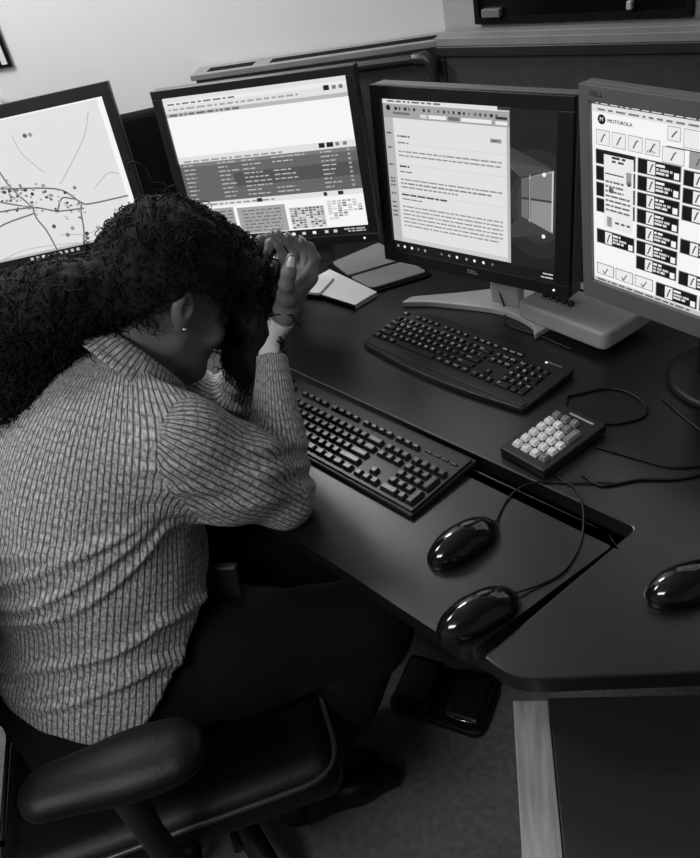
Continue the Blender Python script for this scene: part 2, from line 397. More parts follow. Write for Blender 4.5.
# ================================================================== MONITORS
class Paint:
    """flat rectangles, lines and writing laid on a screen; x,y in 0..1 from its top left"""
    def __init__(s,w,h): s.w=w; s.h=h; s.mb=MB(); s.mats=[]; 
    def mi(s,g):
        m=glow(g)
        if m not in s.mats: s.mats.append(m)
        return s.mats.index(m)
    xs=1; dx=0; dy=0
    def P(s,x,y,l):
        x=x*s.xs+s.dx; y=y+s.dy; return ((x-.5)*s.w, -.0002*l-.0002, (.5-y)*s.h)
    def rect(s,x0,y0,x1,y1,g,l=1):
        s.mb.add([s.P(x0,y1,l),s.P(x1,y1,l),s.P(x1,y0,l),s.P(x0,y0,l)],[(0,1,2,3)],s.mi(g))
    def quad(s,pts,g,l=1): s.mb.add([s.P(x,y,l) for x,y in pts],[list(range(len(pts)))[::-1]],s.mi(g))
    def disc(s,x,y,r,g,l=2,n=12):
        s.mb.add([((x-.5)*s.w+r*s.w*math.cos(-a*2*math.pi/n),-.0002*l-.0002,(.5-y)*s.h+r*s.w*math.sin(a*2*math.pi/n)) for a in range(n)],[list(range(n))[::-1]],s.mi(g))
    def line(s,pts,t,g,l=2):
        for (x0,y0),(x1,y1) in zip(pts[:-1],pts[1:]):
            a=np.array([(x0)*s.w,y0*s.h]); b=np.array([x1*s.w,y1*s.h]); d=b-a; L=np.linalg.norm(d)+1e-9; d/=L; n=np.array([-d[1],d[0]])*t*s.w/2; a=a-d*t*s.w*.3; b=b+d*t*s.w*.3
            q=[a+n,b+n,b-n,a-n]; s.quad([(p[0]/s.w,p[1]/s.h) for p in q],g,l)
    def text(s,st,x,y,size,g,l=3,align=0):
        v,f=text_geo(st,size*s.h); xs=[p[0] for p in v]; off=-min(xs) if align<0 else 0
        s.mb.add([((x-.5)*s.w+p[0]+off,-.0002*l-.0002,(.5-y)*s.h+p[1]) for p in v],f,s.mi(g))
    def dashes(s,x0,x1,y,t,g,l=2,seed=0,gap=.012):
        r=random.Random(seed*977+int(y*1e4)); x=x0
        while x<x1:
            w=r.uniform(.012,.05); s.rect(x,y-t/2,min(x+w,x1),y+t/2,g,l); x+=w+gap

SW,SH=.376,.301
def monitor(loc,yaw,tilt,label,paint,bez,bm,mtop=None,depth=.045,base='silver',writing=None,wpos=None):
    x,y,z=loc; root=empty('computer_monitor',(x,y,DESK),yaw,label,'monitor')
    T=Matrix.Translation((0,0,z-DESK))@Matrix.Rotation(-tilt,4,'X')
    bl,br,bt,bb=bez
    def fin(o): o.matrix_local=T; return o
    X0,X1,Z0,Z1=-SW/2-bl,SW/2+br,-SH/2-bb,SH/2+bt
    mb=MB(); f=.0075                                            # frame as four bars round the recessed glass
    mb.box((X0,-f,SH/2),(X1,.004,Z1)); mb.box((X0,-f,Z0),(X1,.004,-SH/2)); mb.box((X0,-f,-SH/2),(-SW/2,.004,SH/2)); mb.box((SW/2,-f,-SH/2),(X1,.004,SH/2))
    fin(mb.build('bezel',bm,root,bevel=.0012))
    mb=MB(); mb.box((X0,.0042,Z0),(X1,depth*.5,Z1)); 
    fin(mb.build('housing',mtop or bm,root,bevel=.003))
    mb=MB(); mb.box((X0+.07,depth*.5,Z0+.05),(X1-.07,depth+.02,Z1-.05),taper=0); fin(mb.build('rear_cover',bm,root,bevel=.012))
    p=Paint(SW,SH); paint(p)
    fin(p.mb.build('screen',p.mats,root))
    mb=MB(); mb.lathe([(.0022,0),(.0022,.001)],M=Matrix.Translation((X1-.03,-f,Z0+bb*.5))@Matrix.Rotation(D(90),4,'X'),n=12); fin(mb.build('power_light',M['led'],root))
    if writing:
        v,fc=text_geo(writing,.011); mb=MB(); mb.add([(a+wpos[0],-f-.0004,b+wpos[1]) for a,b,c in v],fc); fin(mb.build('maker_mark',M['legend'] if bm is not M['greyp'] else M['legdark'],root))
    return root,T
def stand(root,z,m,kind):
    """neck and base, in the monitor's local frame (desk at 0)"""
    if kind=='wide':
        mb=MB(); mb.box((-.145,.095,.008),(-.045,.12,z-DESK+.02)); mb.box((-.15,.06,z-DESK-.25),(.075,.085,z-DESK-.10)); mb.build('neck',m,root,bevel=.008)
        MB().prism(round_poly([(-.20,.09),(-.04,.09),(-.04,.22),(-.20,.22)],[.02]*4),.0,.012).build('base',m,root,bevel=.004)
    elif kind=='wing':
        mb=MB(); mb.box((-.035,.085,.008),(.035,.115,z-DESK+.02)); mb.build('neck',m,root,bevel=.008)
        ou=spline([(-.215,.005,0),(-.14,.035,0),(0,.062,0),(.085,.045,0),(.12,.01,0)],8); inn=spline([(.13,.06,0),(.10,.12,0),(0,.165,0),(-.13,.085,0),(-.21,.035,0)],8)
        MB().prism([(p[0],p[1]) for p in ou]+[(p[0],p[1]) for p in inn],.0,.014).build('base',m,root,bevel=.005)
    else:
        mb=MB(); mb.box((-.04,.085,.008),(.04,.11,z-DESK+.02)); mb.build('neck',m,root,bevel=.006)
        MB().lathe([(.105,0),(.105,.008),(.098,.014),(.05,.02)],c=(0,.13,0),n=40).build('base',m,root)

def paint_map(p):
    p.rect(0,0,1,1,.90,0); p.rect(0,0,1,.012,.97,1); p.rect(.965,0,1,1,.98,1); p.rect(0,.935,1,.952,.72,1); p.rect(0,.952,1,1,.10,2)
    roads=[[(.05,.2),(.15,.38),(.3,.45),(.5,.5),(.62,.55),(.70,.66),(.76,.68),(.97,.68)],[(.70,.66),(.68,.72),(.66,.85),(.63,.95)],[(.0,.62),(.2,.6),(.42,.62),(.55,.68),(.70,.70)],[(.42,.62),(.42,.7),(.45,.8),(.47,.95)],
       [(.2,.1),(.3,.3),(.34,.45),(.42,.62)],[(0,.44),(.15,.48),(.3,.56),(.42,.62)],[(.55,.68),(.6,.60),(.66,.62)],[(.1,.8),(.2,.7),(.42,.66)],[(.0,.3),(.15,.38)]]
    for r in roads: p.line([tuple(q) for q in spline([(*a,0) for a in r],5)[:,:2]],.009,.45,3)
    for r in ([(.62,.5),(.72,.38),(.84,.22),(.9,.08)],[(.45,.12),(.47,.25),(.55,.4)],[(.8,.58),(.9,.5),(.96,.52)],[(.52,.85),(.7,.88),(.9,.8)],[(.1,.95),(.3,.9),(.6,.93)]): p.line([tuple(q) for q in spline([(*a,0) for a in r],5)[:,:2]],.005,.72,3)
    r=random.Random(3)
    for k in range(150):
        t=r.random(); cx=.08+.62*t; cy=.38+.30*t+r.gauss(0,.055); w=r.uniform(.008,.022); g=r.choice([.25,.35,.5,.6,.68])
        if r.random()<.4: p.disc(cx,cy,w*.5,g,4+k%3)
        else: p.rect(cx,cy,cx+w,cy+w*r.uniform(.5,1.1),g,4+k%3)
    for cx,cy,g in ((.52,.14,.35),(.55,.14,.6),(.5,.78,.3),(.56,.86,.5),(.66,.90,.55),(.75,.86,.6),(.67,.88,.2),(.6,.82,.6)): p.disc(cx,cy,.012,g,5)
    for k in range(9): p.rect(.30+k*.035,.966,.318+k*.035,.986,r.choice([.4,.7,.9]),3)
def paint_table(p):
    p.rect(0,0,1,1,.96,0); p.rect(0,0,1,.03,.86,1); p.rect(0,.03,1,.055,.92,1); p.rect(0,.055,1,.10,.90,1); p.rect(0,.10,1,.125,.72,1)
    p.dashes(.02,.4,.045,.010,.45,2,1); p.dashes(.02,.75,.078,.012,.65,2,2); p.dashes(.02,.42,.113,.012,.42,2,3)
    p.rect(.875,.045,.905,.075,.12,3); p.rect(.92,.05,.94,.072,.5,3); p.rect(.955,.05,.975,.072,.5,3)
    p.rect(0,.385,1,.43,.88,1); p.dashes(.03,.6,.418,.012,.6,2,4); p.rect(.80,.388,.832,.418,.12,3); p.rect(.842,.388,.878,.418,.12,3); p.rect(.89,.392,.91,.414,.5,3); p.rect(.93,.392,.95,.414,.5,3)
    p.rect(0,.43,1,.70,.40,1); p.rect(0,.43,1,.455,.48,2); p.rect(.30,.52,1,.61,.33,2)
    for k in range(9):
        y=.445+k*.0285
        for x0,x1,s in ((.02,.09,5),(.22,.34,6),(.36,.52,7),(.53,.72,8),(.80,.90,9)):
            r=random.Random(k*31+s)
            if r.random()<.8: p.dashes(x0,x0+(x1-x0)*r.uniform(.4,1),y,.008,.72,3,s*10+k,gap=.008)
        p.rect(.945,y-.008,.96,y+.006,.65,3); p.rect(0,y+.013,1,y+.0145,.33,3)
    p.rect(0,.70,1,.735,.86,1); p.dashes(.12,.5,.72,.010,.55,2,11); p.rect(.78,.705,.80,.73,.15,3); p.rect(.40,.705,.43,.73,.15,3); p.rect(.86,.705,.89,.73,.15,3)
    p.rect(.02,.75,.25,.945,.62,1); p.rect(.27,.76,.55,.945,.66,1)
    for k in range(7): p.dashes(.04,.24,.775+k*.024,.009,.42,2,20+k); p.dashes(.30,.52,.785+k*.024,.009,.45,2,30+k)
    r=random.Random(5); p.rect(.57,.79,.77,.94,.85,1)
    for i in range(9):
        for j in range(9):
            if i<2 or r.random()<.65: p.rect(.575+j*.0215,.795+i*.0162,.592+j*.0215,.807+i*.0162,r.choice([.3,.45,.55,.7]),3)
    for i in range(8):
        for j in range(7):
            if r.random()<.75 and not (i>4 and j>3): p.rect(.79+j*.028,.765+i*.0165,.812+j*.028,.777+i*.0165,r.choice([.5,.65,.75,.8]),3)
    p.rect(0,.948,1,1,.10,4)
    for k,x in enumerate((.02,.09,.155,.30,.37,.43,.50,.56,.62,.68,.75,.80)): p.rect(x,.964,x+.02,.984,r.choice([.55,.8,.95]),5)
    p.dashes(.86,.98,.966,.009,.7,5,50,.006); p.dashes(.88,.98,.982,.009,.7,5,51,.006)
def paint_doc(p):
    p.rect(0,0,1,1,.12,0)
    for k in range(7):
        e=[(min(max(.90+(.26-.03*k)*math.cos(t)*1.1,.60),1.0),.545+(.42-.048*k)*math.sin(t)) for t in np.linspace(0,2*math.pi,40)[:-1]]
        p.quad(e,.12+.02*k,.3*k+.3)
    p.dx=.045; p.dy=-.03
    # light beams spreading from the window sign
    for q,g in (([(.76,.42),(.925,.35),(.70,.25),(.70,.34)],.22),([(.76,.42),(.925,.36),(.70,.31),(.70,.37)],.30),([(.76,.66),(.925,.73),(.70,.80),(.70,.72)],.22),([(.80,.415),(.935,.36),(.935,.38),(.80,.43)],.62),([(.80,.655),(.935,.71),(.935,.73),(.80,.67)],.55)): p.quad(q,g,3)
    # four-pane window sign
    for q,g in (([(.765,.425),(.805,.413),(.805,.535),(.765,.535)],.40),([(.815,.41),(.93,.372),(.93,.535),(.815,.535)],.50),([(.765,.548),(.805,.548),(.805,.665),(.765,.655)],.44),([(.815,.548),(.93,.548),(.93,.715),(.815,.67)],.55)): p.quad(q,g,5)
    p.rect(.926,.372,.934,.715,.80,6); p.rect(.808,.40,.813,.68,.65,6); p.disc(.93,.36,.010,.95,6); p.disc(.93,.725,.010,.95,6)
    p.dx=0; p.dy=0; p.xs=1.07
    p.rect(.0,.0,.70,.93,.80,7); p.rect(0,0,.64,.03,.90,8); p.rect(.64,.0,.70,.022,.20,8)
    p.rect(0,.03,.70,.115,.62,8); p.dashes(.03,.35,.015,.010,.4,9,60)
    r=random.Random(8)
    p.disc(.035,.055,.014,.12,9)
    for k in range(22):
        x=.07+k*.028
        if r.random()<.75: p.rect(x,.048,x+r.uniform(.008,.018),.066,r.choice([.15,.3,.45]),9)
    p.rect(.06,.078,.16,.092,.45,9); p.rect(.22,.082,.26,.104,.85,9); p.rect(.27,.082,.37,.104,.92,9); p.rect(.38,.082,.44,.104,.45,9); p.rect(.45,.082,.61,.104,.92,9); p.rect(.63,.06,.69,.075,.2,9); p.rect(.63,.085,.69,.105,.92,9)
    p.rect(0,.115,.055,.93,.70,8); p.rect(.055,.115,.685,.90,.86,8); p.rect(.685,.115,.70,.93,.74,9); p.rect(.06,.27,.685,.272,.75,9); p.rect(.06,.40,.685,.402,.75,9); p.rect(.06,.585,.685,.587,.75,9)
    p.rect(.60,.185,.66,.21,.66,9); p.dashes(.608,.65,.197,.010,.35,10,61,.004)
    def para(y,x1,t=.009,g=.58,s=0,n=1):
        for k in range(n): p.dashes(.075,x1 if k==n-1 else .66,y+k*.026,t,g,9,70+s+k,.006)
    para(.225,.15,.011,.42,1); para(.265,.14,.008,.5,2); para(.32,.66,.009,.58,3,2); para(.415,.135,.011,.25,5); para(.45,.15,.008,.5,6)
    para(.50,.66,.009,.56,7,1); para(.525,.60,.010,.46,8,1); para(.55,.42,.010,.56,9,1); para(.60,.35,.012,.32,11); para(.63,.20,.008,.5,12); para(.68,.64,.009,.56,13,6)
    for y in (.21,.30,.41,.50,.52,.545,.60,.66,.69,.72,.75): p.dashes(.01,.04,y,.010,.35,10,int(y*100),.004)
    p.xs=1
    p.rect(0,.935,1,1,.09,8)
    for k,x in enumerate((.015,.06,.11,.155,.20,.31,.36,.41,.47,.52,.575,.63)): p.disc(x+.01,.966,.008,r.choice([.4,.6,.95]),9)
    p.dashes(.93,.985,.955,.008,.8,9,90,.004); p.dashes(.92,.985,.978,.008,.8,9,91,.004)
def paint_console(p):
    p.rect(0,0,1,1,.96,0); p.rect(0,0,1,.018,.30,1); p.dashes(.02,.5,.009,.008,.9,2,101); p.rect(0,.018,1,.055,.88,1); p.dashes(.03,.62,.04,.010,.5,2,102,.015)
    p.disc(.050,.088,.020,.10,3,20); p.text('M',.050,.088,.030,.97,5)
    p.text('MOTOROLA',.080,.090,.027,.10,3,-1); p.text('MOTOROLA',.0812,.0906,.027,.10,3,-1)
    # tool row
    for x0,x1,y0,y1 in ((.36,.42,.06,.13),(.43,.60,.06,.15),(.61,.70,.06,.15),(.71,.80,.06,.15),(.81,.90,.06,.15),(.91,.99,.06,.15),(.02,.09,.14,.22),(.10,.17,.14,.22),(.18,.25,.14,.22),(.26,.33,.14,.22),(.34,.44,.16,.24),(.46,.54,.16,.24)):
        p.rect(x0,y0,x1,y1,.62,1); p.rect(x0+.003,y0+.004,x1-.003,y1-.004,.92,2)
        cx=(x0+x1)/2; p.line([(cx-.008,y1-.02),(cx+.004,y0+.03),(cx+.012,y0+.02)],.006,.35,4)
    p.rect(.36,.155,1,.16,.25,3); p.rect(.55,.16,1,.24,.90,2); p.rect(.46,.16,.54,.24,.6,3); p.text('xFire',.29,.20,.025,.15,4)
    p.dashes(.03,.9,.255,.008,.6,3,103,.04)
    def card(x,y,w=.215,h=.082,seed=0):
        p.rect(x,y,x+w,y+h,.55,3); p.rect(x+.004,y+.004,x+w-.004,y+h-.004,.10,4)
        p.rect(x+.055,y+.008,x+.098,y+h-.008,.92,5); p.line([(x+.07,y+h-.02),(x+.08,y+.03),(x+.086,y+.02)],.007,.3,6)
        p.dashes(x+.103,x+.15,y+.02,.012,.95,5,200+seed,.006); p.dashes(x+.103,x+.19,y+.040,.012,.8,5,300+seed,.006); p.dashes(x+.103,x+.17,y+.058,.012,.9,5,400+seed,.006)
        p.rect(x+w-.036,y+h-.042,x+w-.010,y+h-.010,.95,6)
    p.xs=.86; p.dy=-.03
    for k in range(4): card(.02,.27+k*.088,.235,.08,k)
    p.rect(.072,.285,.245,.69,.93,7); p.rect(.072,.27,.245,.29,.12,8); p.dashes(.12,.2,.30,.012,.2,9,500); p.dashes(.12,.2,.32,.012,.3,9,501)
    p.rect(.08,.385,.19,.392,.3,9); p.disc(.19,.388,.012,.25,9); p.rect(.205,.36,.235,.42,.6,9)
    for k in range(7): p.dashes(.082,.19 if k<3 else .23,.43+k*.026,.010,.4,9,510+k,.005)
    p.disc(.10,.445,.013,.35,10); p.rect(.09,.625,.12,.68,.6,9); p.dashes(.14,.23,.65,.012,.3,9,530)
    card(.02,.71,.235,.085,9)
    for k in range(7): card(.265,.27+k*.088,.235,.08,20+k)
    for j,ks in enumerate(((0,1,2,4,6),(0,1,3,4,5),(0,2,3,5,6))):
        for k in ks: card(.51+j*.245,.27+k*.088+(.0 if j else .01),.235,.08,40+k+10*j)
    p.dy=0
    for k in range(3): p.rect(.02+k*.12,.885,.13+k*.12,.955,.4,3); p.rect(.024+k*.12,.889,.126+k*.12,.951,.93,4); p.line([(.06+k*.12,.93),(.07+k*.12,.945),(.09+k*.12,.91)],.006,.4,5)
    card(.385,.885,.235,.085,77); card(.63,.885,.235,.085,78)
    p.xs=1
    p.rect(0,.975,1,1,.75,3); p.dashes(.02,.5,.987,.010,.35,4,104,.01)

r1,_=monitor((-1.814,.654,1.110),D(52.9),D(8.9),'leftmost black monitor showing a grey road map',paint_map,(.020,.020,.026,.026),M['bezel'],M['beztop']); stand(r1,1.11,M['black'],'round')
r2,_=monitor((-1.383,.949,1.105),D(33.8),D(5.0),'black monitor above the hands showing a white window over a dark table of records',paint_table,(.019,.019,.016,.018),M['bezel'],M['black']); stand(r2,1.105,M['greyp2'],'wide')
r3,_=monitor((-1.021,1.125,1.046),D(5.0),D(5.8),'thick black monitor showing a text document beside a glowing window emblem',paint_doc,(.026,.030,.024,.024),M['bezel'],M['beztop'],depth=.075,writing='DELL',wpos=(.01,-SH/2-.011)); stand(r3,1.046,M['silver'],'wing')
r4,_=monitor((-.555,1.083,1.085),D(-7.9),D(-.6),'grey framed monitor at the right edge showing a console of dark buttons',paint_console,(.019,.019,.024,.034),M['greyp'],M['greyp'],writing='DELL',wpos=(-SW/2+.015,SH/2+.012)); stand(r4,1.085,M['black'],'round')

# ================================================================== KEYBOARDS
U=.01905
ROWS=[('`1234567890-=',[('Back',2)]),([('Tab',1.5)],'QWERTYUIOP[]',[('\\',1.5)]),([('Caps',1.75)],"ASDFGHJKL;'",[('Enter',2.25)]),([('Shift',2.25)],'ZXCVBNM,./',[('Shift',2.75)])]
def layout():
    ks=[]
    def run(x,y,items):
        for it in items:
            if isinstance(it,str):
                for ch in it: ks.append((x,y,1,1,ch)); x+=1
            elif isinstance(it,list):
                for nm,w in it: ks.append((x,y,w,1,nm)); x+=w
    for r,row in enumerate(ROWS): run(0,r,row)
    run(0,4,[[('Ctrl',1.25),('Win',1.25),('Alt',1.25),('',6.25),('Alt',1.25),('Win',1.25),('Menu',1.25),('Ctrl',1.25)]])
    fy=-1.35; ks.append((0,fy,1,.8,'Esc'))
    for i in range(12): ks.append((2+i+.5*(i//4),fy,1,.8,'F%d'%(i+1)))
    for i,n in enumerate(('PrtSc','ScrLk','Pause')): ks.append((15.33+i,fy,1,.8,n))
    for r,row in enumerate((('Ins','Home','PgUp'),('Del','End','PgDn'))):
        for i,n in enumerate(row): ks.append((15.33+i,r,1,1,n))
    ks.append((16.33,3,1,1,'^'))
    for i,n in enumerate('<v>'): ks.append((15.33+i,4,1,1,n))
    for r,row in enumerate((('Num','/','*','-'),('7','8','9'),('4','5','6'),('1','2','3'))):
        for i,n in enumerate(row): ks.append((18.66+i,r,1,1,n))
    ks.append((21.66,1,1,2,'+')); ks.append((21.66,3,1,2,'Ent')); ks.append((18.66,4,2,1,'0')); ks.append((20.66,4,1,1,'.'))
    return ks
def add_key(mb,w,h,name,hgt,gap,mt,legend=True,lsz=.0048):
    W=w*U/2-gap/2; H=h*U/2-gap/2; t=.0022
    # base skirt, shoulders and slightly dished top
    v=[(-W,-H,0),(W,-H,0),(W,H,0),(-W,H,0),(-W+t,-H+t,hgt*.9),(W-t,-H+t,hgt*.9),(W-t,H-t,hgt),(-W+t,H-t,hgt),(-W+t*1.5,-H+t*1.5,hgt*.98),(W-t*1.5,-H+t*1.5,hgt*.98),(W-t*1.5,H-t*1.5,hgt*1.03),(-W+t*1.5,H-t*1.5,hgt*1.03)]
    mb.add(v,[(0,1,5,4),(1,2,6,5),(2,3,7,6),(3,0,4,7),(4,5,9,8),(5,6,10,9),(6,7,11,10),(7,4,8,11),(8,9,10,11)],0)
    if legend and name:
        s=lsz*(1 if len(name)==1 else .62); tv,tf=text_geo(name,s)
        x0=-W+t*1.8+.0022 if len(name)==1 else -W+t*1.6+.0012*len(name)
        if len(name)>1 and w<1.2: x0=0
        mb.add([(a+x0,b+H-t*1.7-.0028,hgt*1.03+.00025) for a,b,c in tv],tf,1)
def keyboard(name,loc,rz,label,body_fn,origin,keym,legm,hgt,gap,tilt,kz,keys=None,leg=True,lsz=.0048):
    root=empty(name,loc,rz,label,'keyboard' if name!='numeric_keypad' else 'keypad'); root.rotation_euler=(D(tilt),0,rz)
    body_fn(root)
    ks=keys or layout(); cache={}; ks=sorted(ks,key=lambda k:(k[1]>-1)*0+0); rest=MB()
    ks=sorted(enumerate(ks),key=lambda t:0)
    n=0
    order=sorted([k for _,k in ks],key=lambda k:-k[0])           # right hand keys lie nearest the camera
    for k in order:
        x,y,w,h,nm=k; px=origin[0]+(x+w/2)*U; py=origin[1]-(y+h/2)*U if h!=.8 else origin[1]-(y+.5)*U
        g=keym(k) if callable(keym) else keym; key=(w,h,nm,g.name)
        if n<100:
            if key not in cache:
                mb=MB(); add_key(mb,w,h,nm,hgt,gap,0,leg,lsz); cache[key]=mb.mesh('key',[g,legm(k) if callable(legm) else legm])
            o=bpy.data.objects.new('key',cache[key]); put(o,root); o.location=(px,py,kz)
        else:
            tmp=MB(); add_key(tmp,w,h,nm,hgt,gap,0,leg,lsz)
            for f,mi in zip(tmp.f,tmp.m): rest.add([(tmp.v[i][0]+px,tmp.v[i][1]+py,tmp.v[i][2]+kz) for i in f],[list(range(len(f)))],mi)
        n+=1
    if n>100:
        g=keym; o=rest.build('remaining_keys',[g,legm],root); o['kind']='stuff'
    return root
# front keyboard, origin of the frame = Insert key centre
def body1(r):
    x1=.1405; x0=-15.83*U-.012; y0=-(4.5*U)-.012; y1=.063
    poly=[(x0,y0),(x1,y0),(x1+.002,y1),(x0-.002,y1)]
    MB().prism(poly,.0,.011).build('case',M['black'],r,bevel=.003)
    MB().prism([(x0+.004,y0+.006),(x1-.004,y0+.006),(x1-.003,y1-.006),(x0+.003,y1-.006)],.0108,.0145).build('deck',M['mgrip'],r,bevel=.002)
    for i in range(3): MB().lathe([(.0012,0),(.0012,.0006)],c=(.088+i*.017,1.0*U+.009,.0145),n=8).build('indicator_light',M['legend'],r)
    for i in range(4):
        mb=MB(); add_key(mb,1,.55,'',.003,.004,0,False); mb.build('media_key',[M['key'],M['legend']],r,loc=(3.33*U+.0+i*U,1.35*U-.0+.004,.0145))
keyboard('computer_keyboard',(-.893,.722,DESK+.001),D(0),'black corded keyboard in front by the woman\'s elbow, nearest the desk edge',body1,(-15.83*U,.5*U),M['key'],M['legend'],.0085,.0038,1.6,.0135,lsz=.0062)
def body2(r):
    w=.2118; d=.0813
    poly=round_poly([(-w,-d+.010),(-w*.3,-d-.006),(w*.3,-d-.006),(w,-d+.010),(w+.004,d-.004),(w*.5,d+.004),(-w*.5,d+.004),(-w-.004,d-.004)],[.012,.06,.06,.012,.012,.06,.06,.012])
    MB().prism(poly,.0,.013).build('case',M['black'],r,bevel=.004)
    poly=round_poly([(-w+.006,-d+.014),(w-.006,-d+.014),(w-.006,-d+.030),(-w+.006,-d+.030)],[.004]*4)
    MB().prism(poly,.0125,.0145).build('palm_rail',M['mgrip'],r,bevel=.001)
    MB().lathe([(.0026,0),(.0026,.0008)],c=(w-.052,d-.018,.013),n=12).build('status_light',M['led'],r)
    v,f=text_geo('Microsoft',.008); MB().add([(a+w-.034,b+d-.016,.0134) for a,b,c in v],f).build('maker_mark',M['legend'],r)
keyboard('computer_keyboard',(-.983,1.014,DESK+.001),D(-1.3),'black cordless keyboard on the rear desk in front of the document monitor',body2,(-.2118+.0,.047),M['key2'],M['legw'],.005,.0030,2.0,.012,keys=[(k[0]*.93,k[1]*.92+.2,k[2]*.93,k[3]*(.92 if k[3]!=.8 else 1),k[4]) if k[3]!=.8 else (k[0]*.93,k[1]*.92+.28,k[2]*.93,.8,k[4]) for k in layout()],lsz=.0085)
# numeric keypad: origin = front left key centre
kk=[]; names=[['00','0','.','Ent'],['1','2','3',''],['4','5','6','+'],['7','8','9','-'],['Num','/','*','Bk'],['Esc','Tab','=','']]
for r_,row in enumerate(names):
    for c_,nm in enumerate(row):
        if nm: kk.append((c_-.5,-r_-.5,1,1,nm))
kk=[k for k in kk if k[4] not in('Bk','-')]+[(2.5,-4.5,1,2,'Bk'),(2.5,-1.5,1,1,'-')]
def kcol(k): return M['kgrey'] if (k[4] in('Ent','Bk','*','=','Esc','Tab') or k[0]>2.4 and k[4]!='-' and k[4]!='+') else M['kwhite']
def body3(r):
    MB().prism(round_poly([(-.020,-.024),(.078,-.024),(.078,.128),(-.020,.128)],[.004]*4),0,.018).build('case',M['black'],r,bevel=.003)
    MB().box((.012,.112,.018),(.062,.116,.0188)).build('nameplate',M['legend'],r)
keyboard('numeric_keypad',(-.716,.849,DESK+.001),D(-6),'small black numeric keypad with white and grey keys',body3,(0,0),kcol,M['legdark'],.007,.0045,1.5,.018,keys=kk,leg=True,lsz=.007)

# ================================================================== MICE
def mouse_shape(P,L=.115,W=.063,H=.038):
    x,y,z=P[...,0],P[...,1],P[...,2]
    d=ell(P,(0,-.006,.004),(W*.5,L*.5,H*.88)); e=ell(P,(0,.020,.002),(W*.47,L*.40,H*.62))
    d=smin(d,e,.02)
    waist=np.exp(-((y-.012)/.022)**2)*.0035; d=d+waist*np.exp(-((np.abs(x)-.03)/.012)**2)
    return np.maximum(d,-(z))
mV,mF=nets(lambda P:mouse_shape(P),(-.04,-.066,-.004),(.04,.066,.045),.0016)
def mouse(loc,rz,label,cable,style):
    root=empty('computer_mouse',loc,rz,label,'mouse')
    V=mV.copy(); up=V[:,2]>.012
    arrays_obj('shell',V,mF,M['gloss'],root)
    if style==0:      # silver-sheen split buttons
        gx=(V[:,1]>.004)&(np.abs(V[:,0])<.026)
    mb=MB(); mb.tube([(0,.052,.010),(0,.042,.0195),(0,.025,.0262),(0,.010,.0325),(0,.002,.0352)],.0009,6); mb.build('button_seam',M['seam'],root)
    mb=MB(); mb.tube([(x,.008+.0,.0335-abs(x)*.25-(x*x)*14) for x in np.linspace(-.024,.024,9)],.0008,6); mb.build('button_seam',M['seam'],root)
    Mx=Matrix.Translation((0,.034,.0215))@Matrix.Rotation(D(90),4,'Y')
    MB().lathe([(.0095,-.0038),(.0105,-.002),(.0105,.002),(.0095,.0038)],n=20,M=Mx).build('scroll_wheel',M['mgrip'],root)
    MB().lathe([(.004,0),(.004,.004),(.0025,.010)],n=12,M=Matrix.Translation((0,.050,.009))@Matrix.Rotation(D(-90),4,'X')).build('strain_relief',M['cable'],root)
    if cable is not None:
        R=Matrix.Translation(loc)@Matrix.Rotation(rz,4,'Z'); inv=R.inverted()
        pts=[inv@Vector(p) for p in cable]; p0=[(0,.056,.009),(0,.068,.006)]
        MB().tube(spline([Vector(p) for p in p0]+pts,10),.0016,8).build('cord',M['cable'],root)
    return root
z=DESK+.0025
mouse((-.652,.628,DESK),D(-9),'black glossy mouse between the front keyboard and the other mouse',[(-.649,.712,z),(-.660,.748,z),(-.656,.783,z+.003),(-.637,.812,z),(-.60,.835,z),(-.55,.87,z)],0)
mouse((-.548,.537,DESK),D(-16),'glossy black mouse nearest the front desk corner, cord curling behind it',[(-.518,.628,z),(-.505,.665,z),(-.507,.70,z),(-.522,.745,z),(-.553,.793,z+.003),(-.588,.825,z),(-.62,.832,z),(-.665,.842,z),(-.72,.83,z)],1)
mouse((-.358,.748,DESK),D(-28),'glossy black mouse cut off by the right edge of the photo',None,1)

# ================================================================== DESK ITEMS
# light grey desktop device
dv=empty('desktop_device',(-.848,1.230,DESK+.0145),D(-6),'light grey plastic desktop box with a dark recess, below the document monitor','device')
mb=MB(); mb.prism(round_poly([(-.115,-.065),(.105,-.065),(.110,.07),(-.110,.07)],[.015,.02,.015,.015]),.0,.04); mb.build('case',M['device'],dv,bevel=.008,seg=3)
MB().box((-.085,-.030,.0402),(-.005,-.004,.0412)).build('recess',M['kgrey'],dv,bevel=.001)
for i in range(5): MB().lathe([(.0065,0),(.0065,.006),(.004,.009)],c=(-.078+i*.016,-.018,.040),n=14).build('button',M['black'],dv)
MB().box((-.06,.035,.0402),(.065,.042,.0408)).build('slot',M['seam'],dv)
